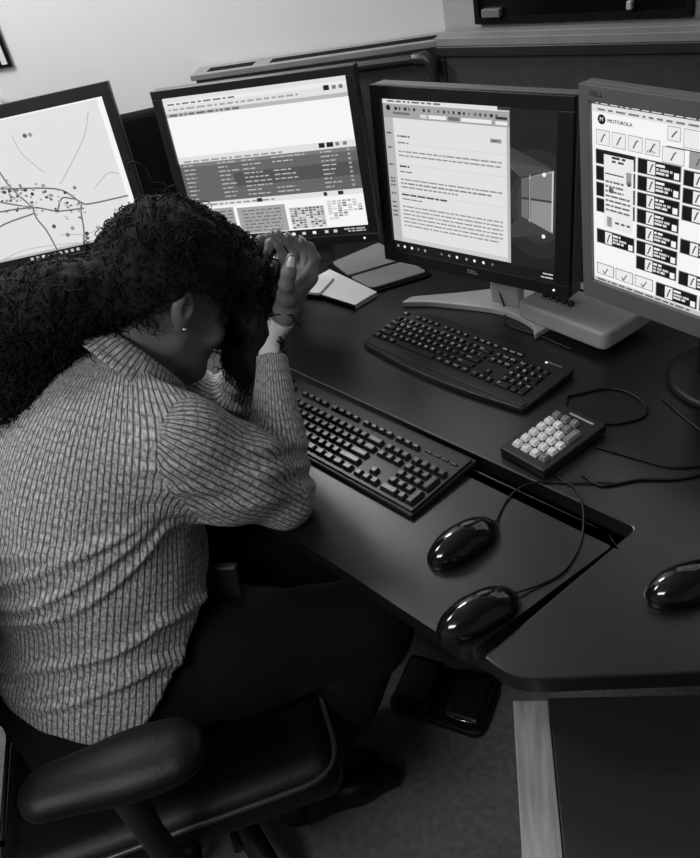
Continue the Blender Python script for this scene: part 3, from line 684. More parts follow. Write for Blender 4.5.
# note pad and folder left of monitor 3
nb=empty('note_pad',(-1.402,1.090,DESK),D(-3),'thick white note pad on the desk just right of the hands','note pad')
mb=MB(); mb.prism([(-.115,-.055),(.078,-.038),(.078,.034),(-.115,.05)],.0,.012); mb.build('page_block',M['paper'],nb,bevel=.001)
MB().prism([(-.118,-.058),(.080,-.040),(.080,-.036),(-.118,-.054)],.0,.013).build('spine',M['seam'],nb)
o=MB().box((-.03,-.04,0),(.055,.035,.006)).build('loose_paper',M['paper'],None,loc=(-1.500,1.060,DESK+.0125),rz=D(20)); tag(o,'white folded paper lying on the left end of the note pad','paper')
fo=empty('folder',(-1.415,1.196,DESK),D(-18),'grey folder with black trim leaning open beneath the two middle monitors','folder')
Mt=Matrix.Rotation(D(-12),4,'X')
MB().prism(round_poly([(-.115,-.07),(.095,-.055),(.12,.10),(-.13,.09)],[.01,.03,.02,.02]),.002,.006).build('back_cover',M['seam'],fo)
MB().prism(round_poly([(-.11,-.058),(-.015,-.058),(.01,.085),(-.12,.08)],[.01]*4),.0065,.012).build('left_leaf',M['paperg'],fo,bevel=.001)
MB().prism(round_poly([(-.003,-.058),(.086,-.046),(.108,.09),(.022,.085)],[.01,.02,.01,.01]),.0065,.012).build('right_leaf',M['paperg'],fo,bevel=.001)

# loose cables
def cord(pts,label,r=.0022):
    o=MB().tube(spline(pts,12),r,8).build('cable',M['cable']); return tag(o,label,'cable')
z=DESK+.0026
cord([(-1.035,1.262,.90),(-1.05,1.235,.86),(-1.045,1.215,.80),(-1.02,1.20,.75),(-.99,1.165,z),(-.95,1.16,z),(-.90,1.16,z),(-.82,1.15,z)],'black cable hanging behind the document monitor down to the desk')
cord([(-.985,1.25,.90),(-.97,1.235,.85),(-.985,1.22,.80),(-1.03,1.22,.86),(-1.02,1.235,.91)],'black cable loop hanging under the document monitor',.0025)
cord([(-.74,1.02,z),(-.69,1.08,z),(-.63,1.078,z),(-.60,1.04,z),(-.64,.99,z),(-.71,.985,z),(-.74,1.02,z)],'round coil of black cable on the desk behind the keypad')
cord([(-.60,.86,z),(-.56,.855,z),(-.521,.898,z),(-.477,.93,z),(-.44,.975,z),(-.40,1.0,z),(-.32,1.03,z)],'black cable trailing right across the desk from the keypad')
cord([(-.62,.93,z),(-.55,.94,z),(-.49,.955,z),(-.42,1.02,z),(-.30,1.12,z)],'thin black cable on the right wing behind the trailing cable',.0018)
cord([(-.60,1.10,z),(-.52,1.06,z),(-.46,1.04,z),(-.40,1.06,z),(-.34,1.10,z)],'black cable beside the base of the console monitor')
# two-pedal foot switch on the floor
fp=empty('foot_pedal',(-.897,.745,0),D(19),'black double foot pedal on the carpet under the desk corner','foot pedal')
MB().prism(round_poly([(-.118,-.074),(.118,-.074),(.110,.074),(-.110,.074)],[.035]*4),0,.018).build('base',M['black'],fp,bevel=.006)
for s in (-1,1):
    V,F=nets(lambda P:rbox(P,(0,0,.034),(.046,.060,.016),.014,Matrix.Rotation(D(9),3,'X')),(-.06,-.085,0),(.06,.085,.075),.003)
    p=arrays_obj('pedal',V,F,M['mgrip'],fp,loc=(s*.060,0,0))
    MB().tube([(-.032,-.052,.036),(-.026,-.0585,.037),(0,-.061,.037),(.026,-.0585,.037),(.032,-.052,.036)],.0018,6).build('rim',M['metal' if s>0 else 'chairp'],p)

# ================================================================== PERSON
f32=lambda *a: np.array(a,np.float32)
def fr(t):   # columns X, forward, up for a trunk leaning forward by t degrees
    s,c=math.sin(D(t)),math.cos(D(t)); return np.array([[1,0,0],[0,c,s],[0,-s,c]],np.float32)
SH_R=f32(-.958,.398,.950); EL_R=f32(-.930,.509,.788); WR_R=f32(-1.042,.638,.983)
SH_L=f32(-1.315,.405,.965); EL_L=f32(-1.175,.600,.785); WR_L=f32(-1.125,.672,.965)
def torso_sdf(P,o=0.0):
    d=ell(P,(-1.110,.190,.590),(.215,.172,.13),fr(5))
    d=smin(d,ell(P,(-1.102,.248,.73),(.186,.164,.17),fr(16)),.08)
    d=smin(d,ell(P,(-1.128,.290,.87),(.180,.140,.17),fr(34)),.08)
    d=smin(d,ell(P,(-1.135,.355,.955),(.178,.100,.105),fr(48)),.06)
    d=smin(d,chain(P,[SH_R+f32(-.03,-.005,0),(-1.05,.415,.998),(-1.135,.425,1.015),(-1.22,.415,.998),SH_L+f32(.03,-.005,0)],[.062,.049,.056,.049,.062],.03),.05)
    d=smin(d,ell(P,(-1.075,.40,.86),(.062,.06,.07)),.04); d=smin(d,ell(P,(-1.195,.40,.86),(.062,.06,.07)),.04)
    return d-o
def arm_sdf(P,S,E_,W,rs):
    mid=(S+E_)/2
    d=cap(P,S,mid,rs[0],rs[1]); d=smin(d,cap(P,mid,E_,rs[1],rs[2]),.02)
    m2=E_+(W-E_)*.35
    d=smin(d,smin(cap(P,E_,m2,rs[2],rs[3]),cap(P,m2,W,rs[3],rs[4]),.015),.022)
    return d
# --- head, in its own axes: x right, y forward (face), z crown
HC=np.array([-1.13,.53,1.078],np.float32); _t=D(43)
HM=np.array([[1,0,0],[0,math.cos(_t),math.sin(_t)],[0,-math.sin(_t),math.cos(_t)]],np.float32)   # columns: x, face, crown
def to_head(P): return (P-HC)@HM
def from_head(p): return HC+np.asarray(p,np.float32)@HM.T
def head_sdf(P):
    q=to_head(P)
    d=ell(q,(0,-.015,.032),(.075,.096,.088)); d=smin(d,ell(q,(0,.030,-.030),(.060,.068,.080)),.03)
    d=smin(d,ell(q,(0,.050,-.088),(.036,.040,.028)),.035)
    for s in (-1,1):
        d=smin(d,cap(q,(s*.052,-.002,-.050),(s*.022,.072,-.094),.018,.016),.025)          # jaw line
        d=smin(d,ell(q,(s*.042,.066,-.022),(.022,.020,.018)),.02)                        # cheekbone
        d=np.maximum(d,-ell(q,(s*.031,.104,.006),(.020,.014,.014)))                      # eye socket
        d=smin(d,ell(q,(s*.031,.082,.005),(.014,.013,.011)),.003)                        # closed lid
        e=ell(q,(s*.083,-.032,.004),(.0105,.019,.031),Matrix.Rotation(D(10),3,'X')); e=np.maximum(e,-ell(q,(s*.097,-.029,.007),(.010,.0115,.019)))
        e=smin(e,ell(q,(s*.081,-.024,-.024),(.006,.008,.009)),.006)
        d=smin(d,e,.004)
    d=smin(d,cap(q,(0,.092,.018),(0,.112,-.020),.008,.010),.014); d=smin(d,ell(q,(0,.112,-.026),(.014,.012,.009)),.008)
    for s in(-1,1): d=smin(d,ell(q,(s*.012,.104,-.029),(.007,.008,.006)),.005)
    d=smin(d,ell(q,(0,.096,-.052),(.022,.012,.006)),.006); d=smin(d,ell(q,(0,.094,-.063),(.020,.012,.007)),.006)
    d=np.maximum(d,-ell(q,(0,.110,-.0575),(.020,.008,.0016)))
    d=smin(d,chain(P,[(-1.135,.40,.99),(-1.133,.440,1.030),from_head((0,-.030,-.045))],[.060,.055,.056],.03),.03)
    return d
hv=nets(head_sdf,(-1.26,.36,.95),(-1.0,.72,1.22),.0026)
# --- hands ------------------------------------------------------------
def finger(P,pts,r0,r1): 
    n=len(pts); return chain(P,pts,[r0+(r1-r0)*i/(n-1) for i in range(n)],.006)
FR=dict(i=[(-.993,.676,1.040),(-.985,.702,1.076),(-.985,.721,1.100),(-.985,.717,1.120),(-.985,.704,1.137)],
        m=[(-1.008,.682,1.040),(-1.006,.709,1.077),(-1.006,.722,1.103),(-1.007,.714,1.124),(-1.009,.698,1.142)],
        r=[(-1.022,.682,1.040),(-1.026,.708,1.077),(-1.028,.716,1.103),(-1.029,.708,1.124),(-1.031,.697,1.144)],
        p=[(-1.036,.676,1.038),(-1.045,.702,1.074),(-1.048,.707,1.096),(-1.049,.703,1.116),(-1.050,.698,1.138)])
TH=[(-1.006,.666,1.046),(-.986,.656,1.066),(-.973,.650,1.091),(-.967,.655,1.110),(-.965,.664,1.130)]
def hand_R(P):
    d=chain(P,[WR_R-(WR_R-EL_R)*.15,WR_R,(-1.020,.660,1.02)],[.0195,.0180,.0195],.008)
    for a,b,ra,rb in (((-1.018,.662,1.020),FR['i'][1],.015,.0118),((-1.020,.662,1.020),FR['m'][1],.015,.0115),((-1.023,.662,1.018),FR['r'][1],.015,.011),((-1.026,.660,1.015),FR['p'][1],.015,.010)): d=smin(d,cap(P,a,b,ra,rb),.012)
    for k,r0,r1 in (('i',.0094,.0050),('m',.0090,.0048),('r',.0084,.0045),('p',.0078,.0042)): d=smin(d,finger(P,FR[k][1:],r0,r1),.003)
    t=chain(P,TH,[.0160,.0125,.0105,.0098,.0080],.010); d=smin(d,t,.014)
    d=smin(d,ell(P,(-1.004,.676,1.050),(.016,.016,.026)),.014); d=smin(d,cap(P,TH[1],FR['i'][1],.013,.011),.016)
    return d
hr=nets(hand_R,(-1.09,.59,.93),(-.935,.755,1.165),.0016)
FL=dict(i=[(-1.070,.712,1.055),(-1.055,.728,1.085),(-1.045,.715,1.100),(-1.035,.690,1.095),(-1.030,.668,1.075)],
        m=[(-1.085,.718,1.060),(-1.080,.738,1.095),(-1.072,.732,1.116),(-1.062,.716,1.122),(-1.055,.700,1.112)],
        r=[(-1.100,.720,1.058),(-1.100,.740,1.092),(-1.095,.734,1.115),(-1.086,.716,1.124),(-1.078,.700,1.116)],
        p=[(-1.115,.716,1.050),(-1.120,.732,1.082),(-1.116,.728,1.102),(-1.108,.712,1.110),(-1.100,.698,1.104)])
FL={k:[(a-.016,b-.008,c-.012) for a,b,c in v] for k,v in FL.items()}
def hand_L(P):
    d=chain(P,[WR_L-(WR_L-EL_L)*.15,WR_L,(-1.112,.684,1.00)],[.026,.0235,.024],.01)
    for k,r in (('i',.012),('m',.0115),('r',.011),('p',.010)): d=smin(d,cap(P,(-1.110,.688,1.005),FL[k][1],.016,r),.012)
    for k,r0,r1 in (('i',.0100,.0066),('m',.0100,.0068),('r',.0095,.0064),('p',.0085,.0058)): d=smin(d,finger(P,FL[k][1:],r0,r1),.005)
    d=smin(d,chain(P,[(-1.110,.684,1.00),(-1.125,.674,1.030),(-1.138,.668,1.062),(-1.142,.660,1.085)],[.018,.014,.011,.0075],.01),.01)
    return d
hl=nets(hand_L,(-1.17,.62,.93),(-1.01,.765,1.16),.0018)
def under(P):
    d=torso_sdf(P,-.014)
    d=smin(d,arm_sdf(P,SH_R,EL_R,WR_R,(.050,.046,.036,.036,.0180)),.03); d=smin(d,arm_sdf(P,SH_L,EL_L,WR_L,(.050,.046,.036,.036,.024)),.03)
    return d
def hem(P):
    # plane through the hem, lower at her back
    n=f32(.14,.62,-1.0); n/=np.linalg.norm(n); return (P-f32(-1.10,.05,.508))@n
_u=under
def under(P): return np.maximum(_u(P),hem(P)+.02)
ub=nets(under,(-1.42,-.02,.45),(-.83,.76,1.10),.009)
V,F=join_vf([hv,hr,hl,ub])
person=arrays_obj('person',V,F,M['skin'])
tag(person,'seated woman in a ribbed grey shirt, head bowed on her raised hands, dark curly ponytail','person')

# nails
def nail(parent,tip,prev,face,sz=(.0048,.0075),off=.0062):
    tip=np.array(tip,float); d=tip-np.array(prev,float); d/=np.linalg.norm(d); n=np.array(face,float); n-=d*(n@d); n/=np.linalg.norm(n); s=np.cross(d,n)
    mb=MB(); V=[];Fc=[]; 
    for i in range(7):
        a=-1+2*i/6; w=sz[0]*math.sqrt(max(0,1-max(0,a)**2*.75)); c=tip+d*(a*sz[1]+.0015)
        for j in range(5):
            b=-1+2*j/4; V.append(c+s*b*w+n*(off-.0022*b*b-.0012*a*a))
    Fc=[(i*5+j,i*5+j+1,(i+1)*5+j+1,(i+1)*5+j) for i in range(6) for j in range(4)]
    mb.add(V,Fc,0,True); o=mb.build('fingernail',M['nail'],parent); s_=o.modifiers.new('solidify','SOLIDIFY'); s_.thickness=.0006; return o
nail(person,tuple(np.array(TH[4])*.62+np.array(TH[3])*.38),TH[3],(.85,-.45,.3),(.0066,.0115),.0098)
nail(person,FR['i'][4],FR['i'][3],(.25,.8,.5)); nail(person,FR['m'][4],FR['m'][3],(.2,.8,.5)); nail(person,FR['r'][4],FR['r'][3],(.2,.8,.5),(.0042,.007),.0055); nail(person,FR['p'][4],FR['p'][3],(.2,.8,.5),(.0042,.007),.0052)
nail(person,FL['i'][4],FL['i'][3],(.9,-.3,.3),(.0045,.0085),.0062)
# ring, earring, bracelet
mb=MB(); c=np.array(FL['i'][2])*.6+np.array(FL['i'][3])*.4; ax=np.array(FL['i'][3])-np.array(FL['i'][2]); ax/=np.linalg.norm(ax); A=np.cross(ax,[0,0,1]); A/=np.linalg.norm(A); B=np.cross(ax,A)
mb.tube([c+.0105*(math.cos(t)*A+math.sin(t)*B) for t in np.linspace(0,2*math.pi,25)],.0014,6); mb.build('ring',M['metal'],person)
ec=from_head((.0885,-.020,-.025)); mb=MB(); mb.lathe([(.0012,-.0035),(.0032,-.002),(.0042,0),(.0032,.002),(.001,.0034)],c=tuple(ec),n=14); mb.build('stud_earring',M['metal'],person,None)
ec=from_head((-.0885,-.020,-.025)); mb=MB(); mb.lathe([(.0012,-.0035),(.0032,-.002),(.0042,0),(.0032,.002),(.001,.0034)],c=tuple(ec),n=14); mb.build('stud_earring',M['metal'],person,None)
_pe0=f32(-1.020,.660,1.02)-WR_R; wd=(WR_R-EL_R)/np.linalg.norm(WR_R-EL_R); A=np.cross(wd,[0,0,1.]); A/=np.linalg.norm(A); B=np.cross(wd,A); wc=WR_R+_pe0*.88
mb=MB(); mb.tube([wc+.0240*(math.cos(t)*A+math.sin(t)*B) for t in np.linspace(0,2*math.pi,33)],.0016,6); mb.tube([wc+.0240*B*-1,wc+A*.010-B*.026+f32(.008,.010,-.006),wc+f32(.020,.018,-.020)],.0016,6); mb.build('cord_bracelet',M['cable'],person)
mb=MB(); _pe=f32(-1.020,.660,1.02)-WR_R; mb.tube([WR_R-wd*.040,WR_R-wd*.01,WR_R+_pe*.3,WR_R+_pe*.85],[.0210,.0208,.0215,.0235],24); mb.build('lit_skin_band',M['paper'],person)  # pale band added over the wrist, standing for brightly lit skin

# --- shirt ------------------------------------------------------------
SP0=np.array([-1.105,.155,.50]); SP1=np.array([-1.137,.45,1.06]); SPd=(SP1-SP0)/np.linalg.norm(SP1-SP0)
SPx=np.array([1,0,0.])-SPd*SPd[0]; SPx/=np.linalg.norm(SPx); SPy=np.cross(SPd,SPx)      # SPy: forward
def t_uv(P):
    q=P-SP0; v=q@SPd; return np.arctan2(q@SPx,-(q@SPy)),v       # 0 at the middle of the back, + to her right
def folds(P):
    th,v=t_uv(P); d=0
    s=np.clip((th+1.2)/2.6,0,1)
    for v0,k,sag,w,a in ((.050,.12,.020,.008,.009),(.085,.10,.030,.007,.007),(.120,.13,.045,.009,.011),(.165,.22,.040,.009,.012),(.215,.20,.050,.009,.012),(.260,.18,.040,.008,.008),(.300,.13,.03,.010,.006)):
        c=v0+k*s*s-sag*np.sin(s*np.pi)*.8+.006*np.sin(th*5+v0*40)
        d=d+a*np.exp(-((v-c)/w)**2)*(.35+.65*s)*(th<2.4)
    d=d*np.clip((.47-v)/.10,0,1)
    return d+.0016*np.sin(P[...,0]*61+P[...,2]*47)*np.sin(P[...,1]*53-P[...,2]*38)
def sleeve(P,S,E_,W):
    L=float(np.linalg.norm(W-E_)); wd=(W-E_)/L; end=W-wd*.012
    d=arm_sdf(P,S,E_,end,(.073,.077,.052,.047,.0205))
    t=(P-E_)@wd; 
    d=d-.0028*np.sin(t*190+(P[...,0])*35)*np.clip(t/.03,0,1)*np.clip((.13-t)/.06,0,1)-.003*np.sin(t*120+P[...,2]*40)*np.exp(-((t-.02)/.05)**2)
    ud=(E_-S)/np.linalg.norm(E_-S); tu=(P-S)@ud
    d=d-.0022*np.sin(tu*75+P[...,2]*60+P[...,0]*40)*np.clip(tu/.05,0,1)
    cuff=np.clip((t-(L-.046))/.006,0,1); d=d-.0015*cuff
    return np.maximum(d,(t-(L-.030)))
def torso_s(P): 
    d=torso_sdf(P,.004)-folds(P)
    d=np.maximum(d,hem(P)); nn=f32(.03,.88,.46); return np.maximum(d,(P-f32(-1.135,.428,1.030))@nn)
def shirt_sdf(P):
    a=torso_s(P); b=sleeve(P,SH_R,EL_R,WR_R); c=sleeve(P,SH_L,EL_L,WR_L)
    return smin(smin(a,b,.045),c,.045)
SV,SF=nets(shirt_sdf,(-1.43,-.02,.48),(-.83,.76,1.11),.0048)
shirt=arrays_obj('shirt',SV,SF,M['knit'],person)
def arm_uv(P,S,E_,W):
    u1=(E_-S)/np.linalg.norm(E_-S); u2=(W-E_)/np.linalg.norm(W-E_); Bn=np.cross(u1,u2); Bn/=np.linalg.norm(Bn)
    L1=np.linalg.norm(E_-S); t1=(P-S)@u1; t2=(P-E_)@u2; bis=(u1+u2)/np.linalg.norm(u1+u2)
    low=((P-E_)@bis)>0; N1=np.cross(Bn,u1); N2=np.cross(Bn,u2)
    q1=P-S; q2=P-E_
    a=np.where(low,np.arctan2(q2@Bn,q2@N2),np.arctan2(q1@Bn,q1@N1)); v=np.where(low,L1+t2,t1); return a,v
SVd=SV.astype(float); fc=SVd[SF].mean(1); P4=fc[None,None]
dt=torso_sdf(fc.astype(np.float32),.010); dr=arm_sdf(fc.astype(np.float32),SH_R,EL_R,WR_R,(.068,.070,.050,.047,.0255)); dl=arm_sdf(fc.astype(np.float32),SH_L,EL_L,WR_L,(.063,.062,.046,.047,.032))
th,v=t_uv(SVd); NT=134; NA=44; UVt=np.stack([th/(2*np.pi)*NT,v/.0105],1); per=np.full(len(SF),NT,float)
ar,vr=arm_uv(SVd,SH_R,EL_R,WR_R); al,vl=arm_uv(SVd,SH_L,EL_L,WR_L); UVr=np.stack([ar/(2*np.pi)*NA,vr/.012],1); UVl=np.stack([al/(2*np.pi)*NA,vl/.012],1)
uvf=UVt[SF]; mR=(dr<dt)&(dr<dl); mL=(dl<dt)&(dl<dr); uvf[mR]=UVr[SF][mR]; uvf[mL]=UVl[SF][mL]; per[mR|mL]=NA
mx=uvf[:,:,0].max(1,keepdims=True); uvf[:,:,0]+=np.where(mx-uvf[:,:,0]>per[:,None]/2,per[:,None],0)
uvl=shirt.data.uv_layers.new(name='UVMap'); 
if len(shirt.data.loops)==uvf.shape[0]*4: uvl.data.foreach_set('uv',uvf.reshape(-1).astype(np.float32))
# collar: turned-down band round the neck, open at the throat
nd=np.array([.04,.885,.465]); nd/=np.linalg.norm(nd); cc=np.array([-1.126,.426,1.017]); cX=np.array([1,0,0.]); cX=cX-nd*(nd@cX); cX/=np.linalg.norm(cX); cY=np.cross(nd,cX)   # cY forward/down
prof=[(.074,-.014),(.068,.008),(.066,.024),(.072,.032),(.082,.029),(.095,.014),(.106,-.006),(.109,-.014)]
V=[];F=[];uv=[];n=56
for i in range(n+1):
    a=-math.pi*.90+1.80*math.pi*i/n
    fl=abs(a)/math.pi
    for j,(r,h) in enumerate(prof):
        rr=r*(1+.10*fl*(j>3)); ad=-math.cos(a); V.append(cc+cX*(math.sin(a)*rr*1.12)+cY*(ad*-1*rr*-1.0 if False else -math.cos(a)*rr*.98)+nd*(h-(.012*fl if j>4 else 0)))
        uv.append((i*1.15,j*.9))
F=[(i*8+j,i*8+j+1,(i+1)*8+j+1,(i+1)*8+j) for i in range(n) for j in range(7)]
col_=arrays_obj('collar',V,F,M['knit'],person); u2=col_.data.uv_layers.new(name='UVMap'); u2.data.foreach_set('uv',np.array([uv[k] for f_ in F for k in f_],np.float32).ravel())
md=col_.modifiers.new('solidify','SOLIDIFY'); md.thickness=.0025; md=col_.modifiers.new('sub','SUBSURF'); md.levels=1; md.render_levels=1

# --- trousers and shoes -------------------------------------------------
HIP_R=f32(-1.020,.215,.560); KN_R=f32(-.800,.520,.550); AN_R=f32(-.930,.365,.13)
HIP_L=f32(-1.165,.285,.560); KN_L=f32(-1.010,.655,.560); AN_L=f32(-1.11,.44,.13)
def trouser_sdf(P):
    d=ell(P,(-1.12,.155,.540),(.225,.200,.115))
    for h,k,a in ((HIP_R,KN_R,AN_R),(HIP_L,KN_L,AN_L)):
        m=h+(k-h)*.45; c=k+(a-k)*.35
        l=chain(P,[h,m,k,c,a],[.105,.100,.076,.072,.056],.03); d=smin(d,l,.05)
    return d-.0018*np.sin(P[...,0]*70+P[...,1]*40)*np.sin(P[...,2]*55)
tv=nets(trouser_sdf,(-1.32,-.01,.05),(-.70,.76,.69),.009)
arrays_obj('trousers',*tv,M['trouser'],person)
for A_,K_ in ((AN_R,KN_R),(AN_L,KN_L)):
    fx=f32(.47,.88,0); b=A_*f32(1,1,0)
    def sh(P):
        d=smin(cap(P,b+fx*-.03+f32(0,0,.045),b+fx*.10+f32(0,0,.034),.040,.033),cap(P,b+fx*.1+f32(0,0,.034),b+fx*.17+f32(0,0,.030),.034,.026),.02); d=smin(d,cap(P,b+f32(0,0,.05),b+f32(0,0,.10),.038,.040),.02)
        return np.maximum(d,.002-P[...,2])
    v_,f_=nets(sh,b-f32(.12,.12,.01),b+f32(.16,.24,.16),.006); arrays_obj('shoe',v_,f_,M['shoe'],person)
# clipped case at the waist
mb=MB(); Mx=Matrix.Translation((-.957,.372,.665))@Matrix.Rotation(D(-50),4,'Z')@Matrix.Rotation(D(-20),4,'Y'); mb.box((-.012,-.03,-.05),(.006,.03,.045),M=Mx); mb.build('belt_case',M['black'],person,bevel=.005)

# --- hair ---------------------------------------------------------------
PT=[(-1.135,.430,1.140),(-1.165,.385,1.140),(-1.200,.335,1.118),(-1.205,.300,1.082),(-1.190,.280,1.045)]
PT=[f32(*p) for p in PT]
def bumps(P,f,a): return a*(np.sin(P[...,0]*f+1.3*np.sin(P[...,1]*f*.7))*np.sin(P[...,1]*f*1.1+1.1*np.sin(P[...,2]*f*.8))+np.sin(P[...,2]*f*.9+P[...,0]*f*.5))*.5
def hair_sdf(P):
    q=to_head(P)
    d=ell(q,(0,-.012,.055),(.102,.122,.106))
    d=smin(d,ell(q,(.0,.068,.074),(.080,.062,.066)),.03)                      # volume over the forehead
    d=smin(d,ell(q,(.0,-.075,.010),(.070,.055,.062)),.03)
    # clear the face and the side below the ears
    face=np.maximum(-(q[...,1]-.045),q[...,2]-.040); d=np.maximum(d,-face) if False else d
    cut=np.minimum(q[...,1]*.55+.022-q[...,2],.2)                                # below the hairline running over the ear
    cut=np.where(q[...,1]>-.03,q[...,1]*.15+.040-q[...,2],(-.03*.15+.040)+(q[...,1]+.03)*1.1-q[...,2])
    d=np.maximum(d,cut*.8)
    pt=chain(P,PT,[.050,.062,.072,.066,.048],.03)
    d=smin(d,pt,.02)
    for a_,b_,c_,r_ in (((-1.055,.640,1.10),(-1.050,.635,1.02),(-1.040,.612,.93),.028),((-1.085,.650,1.08),(-1.080,.640,1.00),(-1.068,.612,.90),.030),((-1.120,.655,1.06),(-1.122,.650,1.00),(-1.115,.612,.890),.038),((-1.100,.645,1.04),(-1.125,.622,.95),(-1.140,.600,.885),.026)): d=smin(d,chain(P,[a_,b_,c_],[r_,r_*.85,r_*.42],.01),.015)  # left cores added as dark cover over the shaded left sleeve
    return d-bumps(P,150,.0035)-bumps(P,70,.004)
HV,HF=nets(hair_sdf,(-1.33,.12,.90),(-.98,.74,1.30),.0036)
hair=arrays_obj('hair',HV,HF,M['hair'],person)
# curls rooted on the hair volume
e1=HV[HF[:,2]]-HV[HF[:,0]]; e2=HV[HF[:,3]]-HV[HF[:,1]]; FN=np.cross(e1,e2); ar_=np.linalg.norm(FN,axis=1); FN/=ar_[:,None]+1e-12
def curls(n,length,rad,thick,seed,sel=None,grav=.35,pts=20,turns=2.5):
    r=np.random.default_rng(seed); p=ar_.copy()
    if sel is not None: p=p*sel(HV[HF].mean(1))
    idx=r.choice(len(HF),n,p=p/p.sum()); C0=HV[HF].mean(1)[idx]; N=FN[idx]
    rd=r.normal(size=(n,3)); T=rd-N*(rd*N).sum(1,keepdims=True); T/=np.linalg.norm(T,axis=1,keepdims=True)
    T=T+np.array([0,0,-grav*2]); T=T-N*(T*N).sum(1,keepdims=True)*.7; T/=np.linalg.norm(T,axis=1,keepdims=True)
    B=np.cross(T,N); B/=np.linalg.norm(B,axis=1,keepdims=True); N2=np.cross(B,T)
    t=np.linspace(0,1,pts)[None,:,None]; L=(length*r.uniform(.6,1.3,n))[:,None,None]; ph=r.uniform(0,6.28,n)[:,None,None]; w=rad*r.uniform(.6,1.3,n)[:,None,None]; tn=turns*r.uniform(.7,1.4,n)[:,None,None]
    path=C0[:,None]-N[:,None]*.003+T[:,None]*L*t+N2[:,None]*(.004+w*np.sin(tn*6.28*t+ph)-t*t*L*.15)+B[:,None]*w*np.cos(tn*6.28*t+ph)+np.array([0,0,-grav])*L*t*t*.4
    return tubes(path,thick,3)
notface=lambda c: np.where((to_head(c)[:,2]<.045)&(to_head(c)[:,1]>-.075)&(c[:,0]>-1.10),.02,1.0)
parts=[curls(3600,.045,.0030,.0011,1,notface),curls(800,.050,.0045,.0012,2,lambda c:(c[:,1]<.36)*1.0,.6),curls(120,.04,.006,.0007,4,notface,.0)]
# locks before the face; some added to darken the shaded left sleeve
def lock(a,b,n,rad,seed,curl=.006,thick=.0011,k=60,turns=7):
    r=np.random.default_rng(seed); a=np.array(a);b=np.array(b); t=np.linspace(0,1,k)[None,:,None]
    off=r.normal(size=(n,1,3))*rad; off2=r.normal(size=(n,1,3))*rad*.9; ph=r.uniform(0,6.28,(n,1,1)); tn=turns*r.uniform(.8,1.2,(n,1,1)); w=curl*r.uniform(.5,1.2,(n,1,1))*(.3+.7*t); e=r.uniform(.75,1.05,(n,1,1))
    base=a+(b-a)*t*e+off*(1-t)+off2*t+np.array([0,.012,0])*np.sin(t*3.14)
    path=base+w*np.concatenate([np.cos(tn*6.28*t+ph),np.sin(tn*6.28*t+ph),0*t*ph],2)
    return tubes(path,thick,3)
parts+=[lock((-1.045,.640,1.085),(-1.030,.615,.900),34,.009,11),lock((-1.075,.650,1.07),(-1.06,.610,.91),40,.012,12),lock((-1.10,.66,1.06),(-1.085,.635,.93),30,.012,13),lock((-1.10,.640,1.04),(-1.150,.600,.875),70,.011,15),lock((-1.08,.640,1.05),(-1.105,.595,.855),60,.010,16),lock((-1.035,.640,1.07),(-1.000,.622,.915),12,.005,14,.005)]
# loose bottom ringlets of the ponytail and stray loops over the crown
for k,(a,b) in enumerate((((-1.18,.265,1.03),(-1.165,.245,.985)),((-1.20,.27,1.05),(-1.19,.25,.99)),((-1.165,.28,1.03),(-1.15,.265,.985)),((-1.215,.285,1.06),(-1.21,.265,1.01)))): parts.append(lock(a,b,16,.008,30+k,.006,.0010,40,4))
def stray(p): return tubes(spline(p,10)[None],.0013,4)
cV,cF=join_vf(parts); arrays_obj('curls',cV,cF,M['hair'],hair)
STR=[[(0,-.05,.135),(0,-.075,.165),(.005,-.10,.160),(0,-.115,.175),(-.004,-.135,.175),(-.004,-.138,.165),(0,-.128,.165)],[(-.01,-.03,.14),(-.01,-.045,.165),(0,-.06,.17),(.0,-.075,.155)]]
mb=MB()
for s_ in STR: mb.tube(spline([from_head(p) for p in s_],8),.0014,5)
mb.build('stray_curl',M['hair'],hair)

# ================================================================== CHAIR
CO=(-1.030,.240); ch=empty('office_chair',(*CO,0),D(-28),'black leather office chair with padded armrest, under the seated woman','chair')
def soft(fn,lo,hi,h,name,m,parent,loc=None): v_,f_=nets(fn,lo,hi,h); return arrays_obj(name,v_,f_,m,parent,loc=loc)
seat=soft(lambda P:rbox(P,(0,-.025,.425),(.258,.275,.048),.042)+.006*np.exp(-((P[...,0]**2+P[...,1]**2)/.03)),(-.28,-.32,.36),(.28,.27,.50),.008,'seat',M['leather'],ch)
pp=[(x,y,.455) for x,y in round_poly([(-.256,-.298),(.256,-.298),(.256,.248),(-.256,.248)],[.07]*4,6)]; pp.append(pp[0])
MB().tube(pp,.0048,8).build('piping',M['piping'],seat)
def rests(P):
    q=P.copy(); return rbox(q,(0,-.335,.80),(.235,.05,.285),.045,Matrix.Rotation(D(-12),3,'X'))
br=soft(rests,(-.28,-.48,.44),(.28,-.16,1.12),.010,'backrest',M['leather'],ch)
MB().tube([(-.20,-.275,.50),(-.238,-.285,.56),(-.236,-.33,.80),(-.20,-.39,1.06),(.20,-.39,1.06),(.236,-.33,.80),(.238,-.285,.56),(.20,-.275,.50)],.0048,8).build('piping',M['leather'],br)
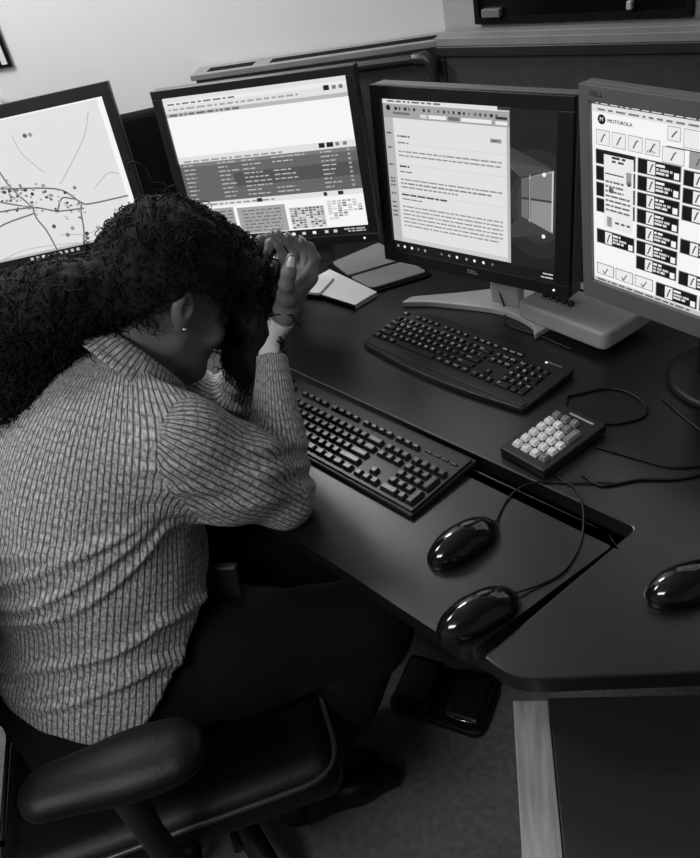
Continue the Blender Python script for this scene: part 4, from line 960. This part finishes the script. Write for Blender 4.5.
for s in (1,-1):
    def ap(P):
        c=np.clip(P[...,1],-.100,.085); wob=.036+.012*np.exp(-((P[...,1]-.03)/.08)**2)
        q=P-np.stack([0*c,c,0*c],-1); return np.sqrt((q[...,0]/1.12)**2+(q[...,2]/.66)**2+q[...,1]**2)*.66-wob*.66
    a=soft(ap,(-.06,-.18,-.04),(.06,.17,.04),.005,'armrest_pad',M['leather'],ch,loc=(s*.285,-.035,.688)); a.rotation_euler=(D(3),0,D(-4*s))
    mb=MB(); mb.tube([(s*.24,-.02,.385),(s*.30,-.02,.39),(s*.318,-.02,.43),(s*.312,-.03,.56),(s*.290,-.04,.675)],[.018,.02,.02,.019,.024],12); mb.build('armrest_support',M['chairp'],ch)
MB().box((-.13,-.15,.33),(.13,.12,.372)).build('seat_mechanism',M['chairp'],ch,bevel=.01)
MB().tube([(.10,.02,.35),(.20,.04,.352),(.255,.05,.35)],[.006,.006,.009],8).build('height_lever',M['chairp'],ch)
MB().lathe([(.028,.09),(.028,.22),(.020,.225),(.020,.335)],n=20).build('gas_column',M['chairp'],ch)
for k in range(5):
    a=D(72*k+20); c,s_=math.cos(a),math.sin(a)
    lg=MB().tube([(c*.03,s_*.03,.115),(c*.16,s_*.16,.10),(c*.30,s_*.30,.075)],[.028,.022,.015],10).build('base_leg',M['chairp'],ch)
    MB().lathe([(.022,-.022),(.027,-.016),(.027,.016),(.022,.022)],n=20,M=Matrix.Translation((c*.30,s_*.30,.028))@Matrix.Rotation(a,4,'Z')@Matrix.Rotation(D(90),4,'X')).build('caster',M['chairp'],lg)


# ================================================================== LIGHT, CAMERA
def area(name,loc,target,size,power,shape='RECTANGLE',size_y=None):
    l=bpy.data.lights.new(name,'AREA'); l.energy=power; l.shape=shape; l.size=size; l.size_y=size_y or size
    o=bpy.data.objects.new(name,l); put(o); o.location=loc; d=Vector(target)-Vector(loc); o.rotation_euler=d.to_track_quat('-Z','Y').to_euler(); return o
area('ceiling_light_panel',(-2.15,.0,2.55),(-2.75,.75,1.5),.5,42,size_y=.9)
area('ceiling_light_panel',(-.45,-1.2,2.5),(-1.0,.3,.7),1.1,30,size_y=.6)
area('added_desk_light',(-2.09,1.17,2.12),(-.9,.5,.74),.38,13)  # unseen light added to put a highlight on the desk by the elbow
w=bpy.data.worlds.new('room'); scene.world=w; w.use_nodes=True; w.node_tree.nodes['Background'].inputs[0].default_value=(.5,.5,.5,1); w.node_tree.nodes['Background'].inputs[1].default_value=.02

cd=bpy.data.cameras.new('camera'); co=bpy.data.objects.new('camera',cd); put(co)
cd.sensor_fit='VERTICAL'; cd.sensor_height=24; cd.lens=24*843.4386/858; cd.clip_start=.05
cx=(.678977,.712006,-.178991); cy=(-.337093,.518933,.785542); cz=(.652195,-.473029,.592356)
co.matrix_world=Matrix(((cx[0],cy[0],cz[0],0),(cx[1],cy[1],cz[1],0),(cx[2],cy[2],cz[2],1.659436),(0,0,0,1)))
scene.camera=co
scene.view_settings.view_transform='Standard'; scene.view_settings.look='None'; scene.view_settings.exposure=0; scene.view_settings.gamma=1
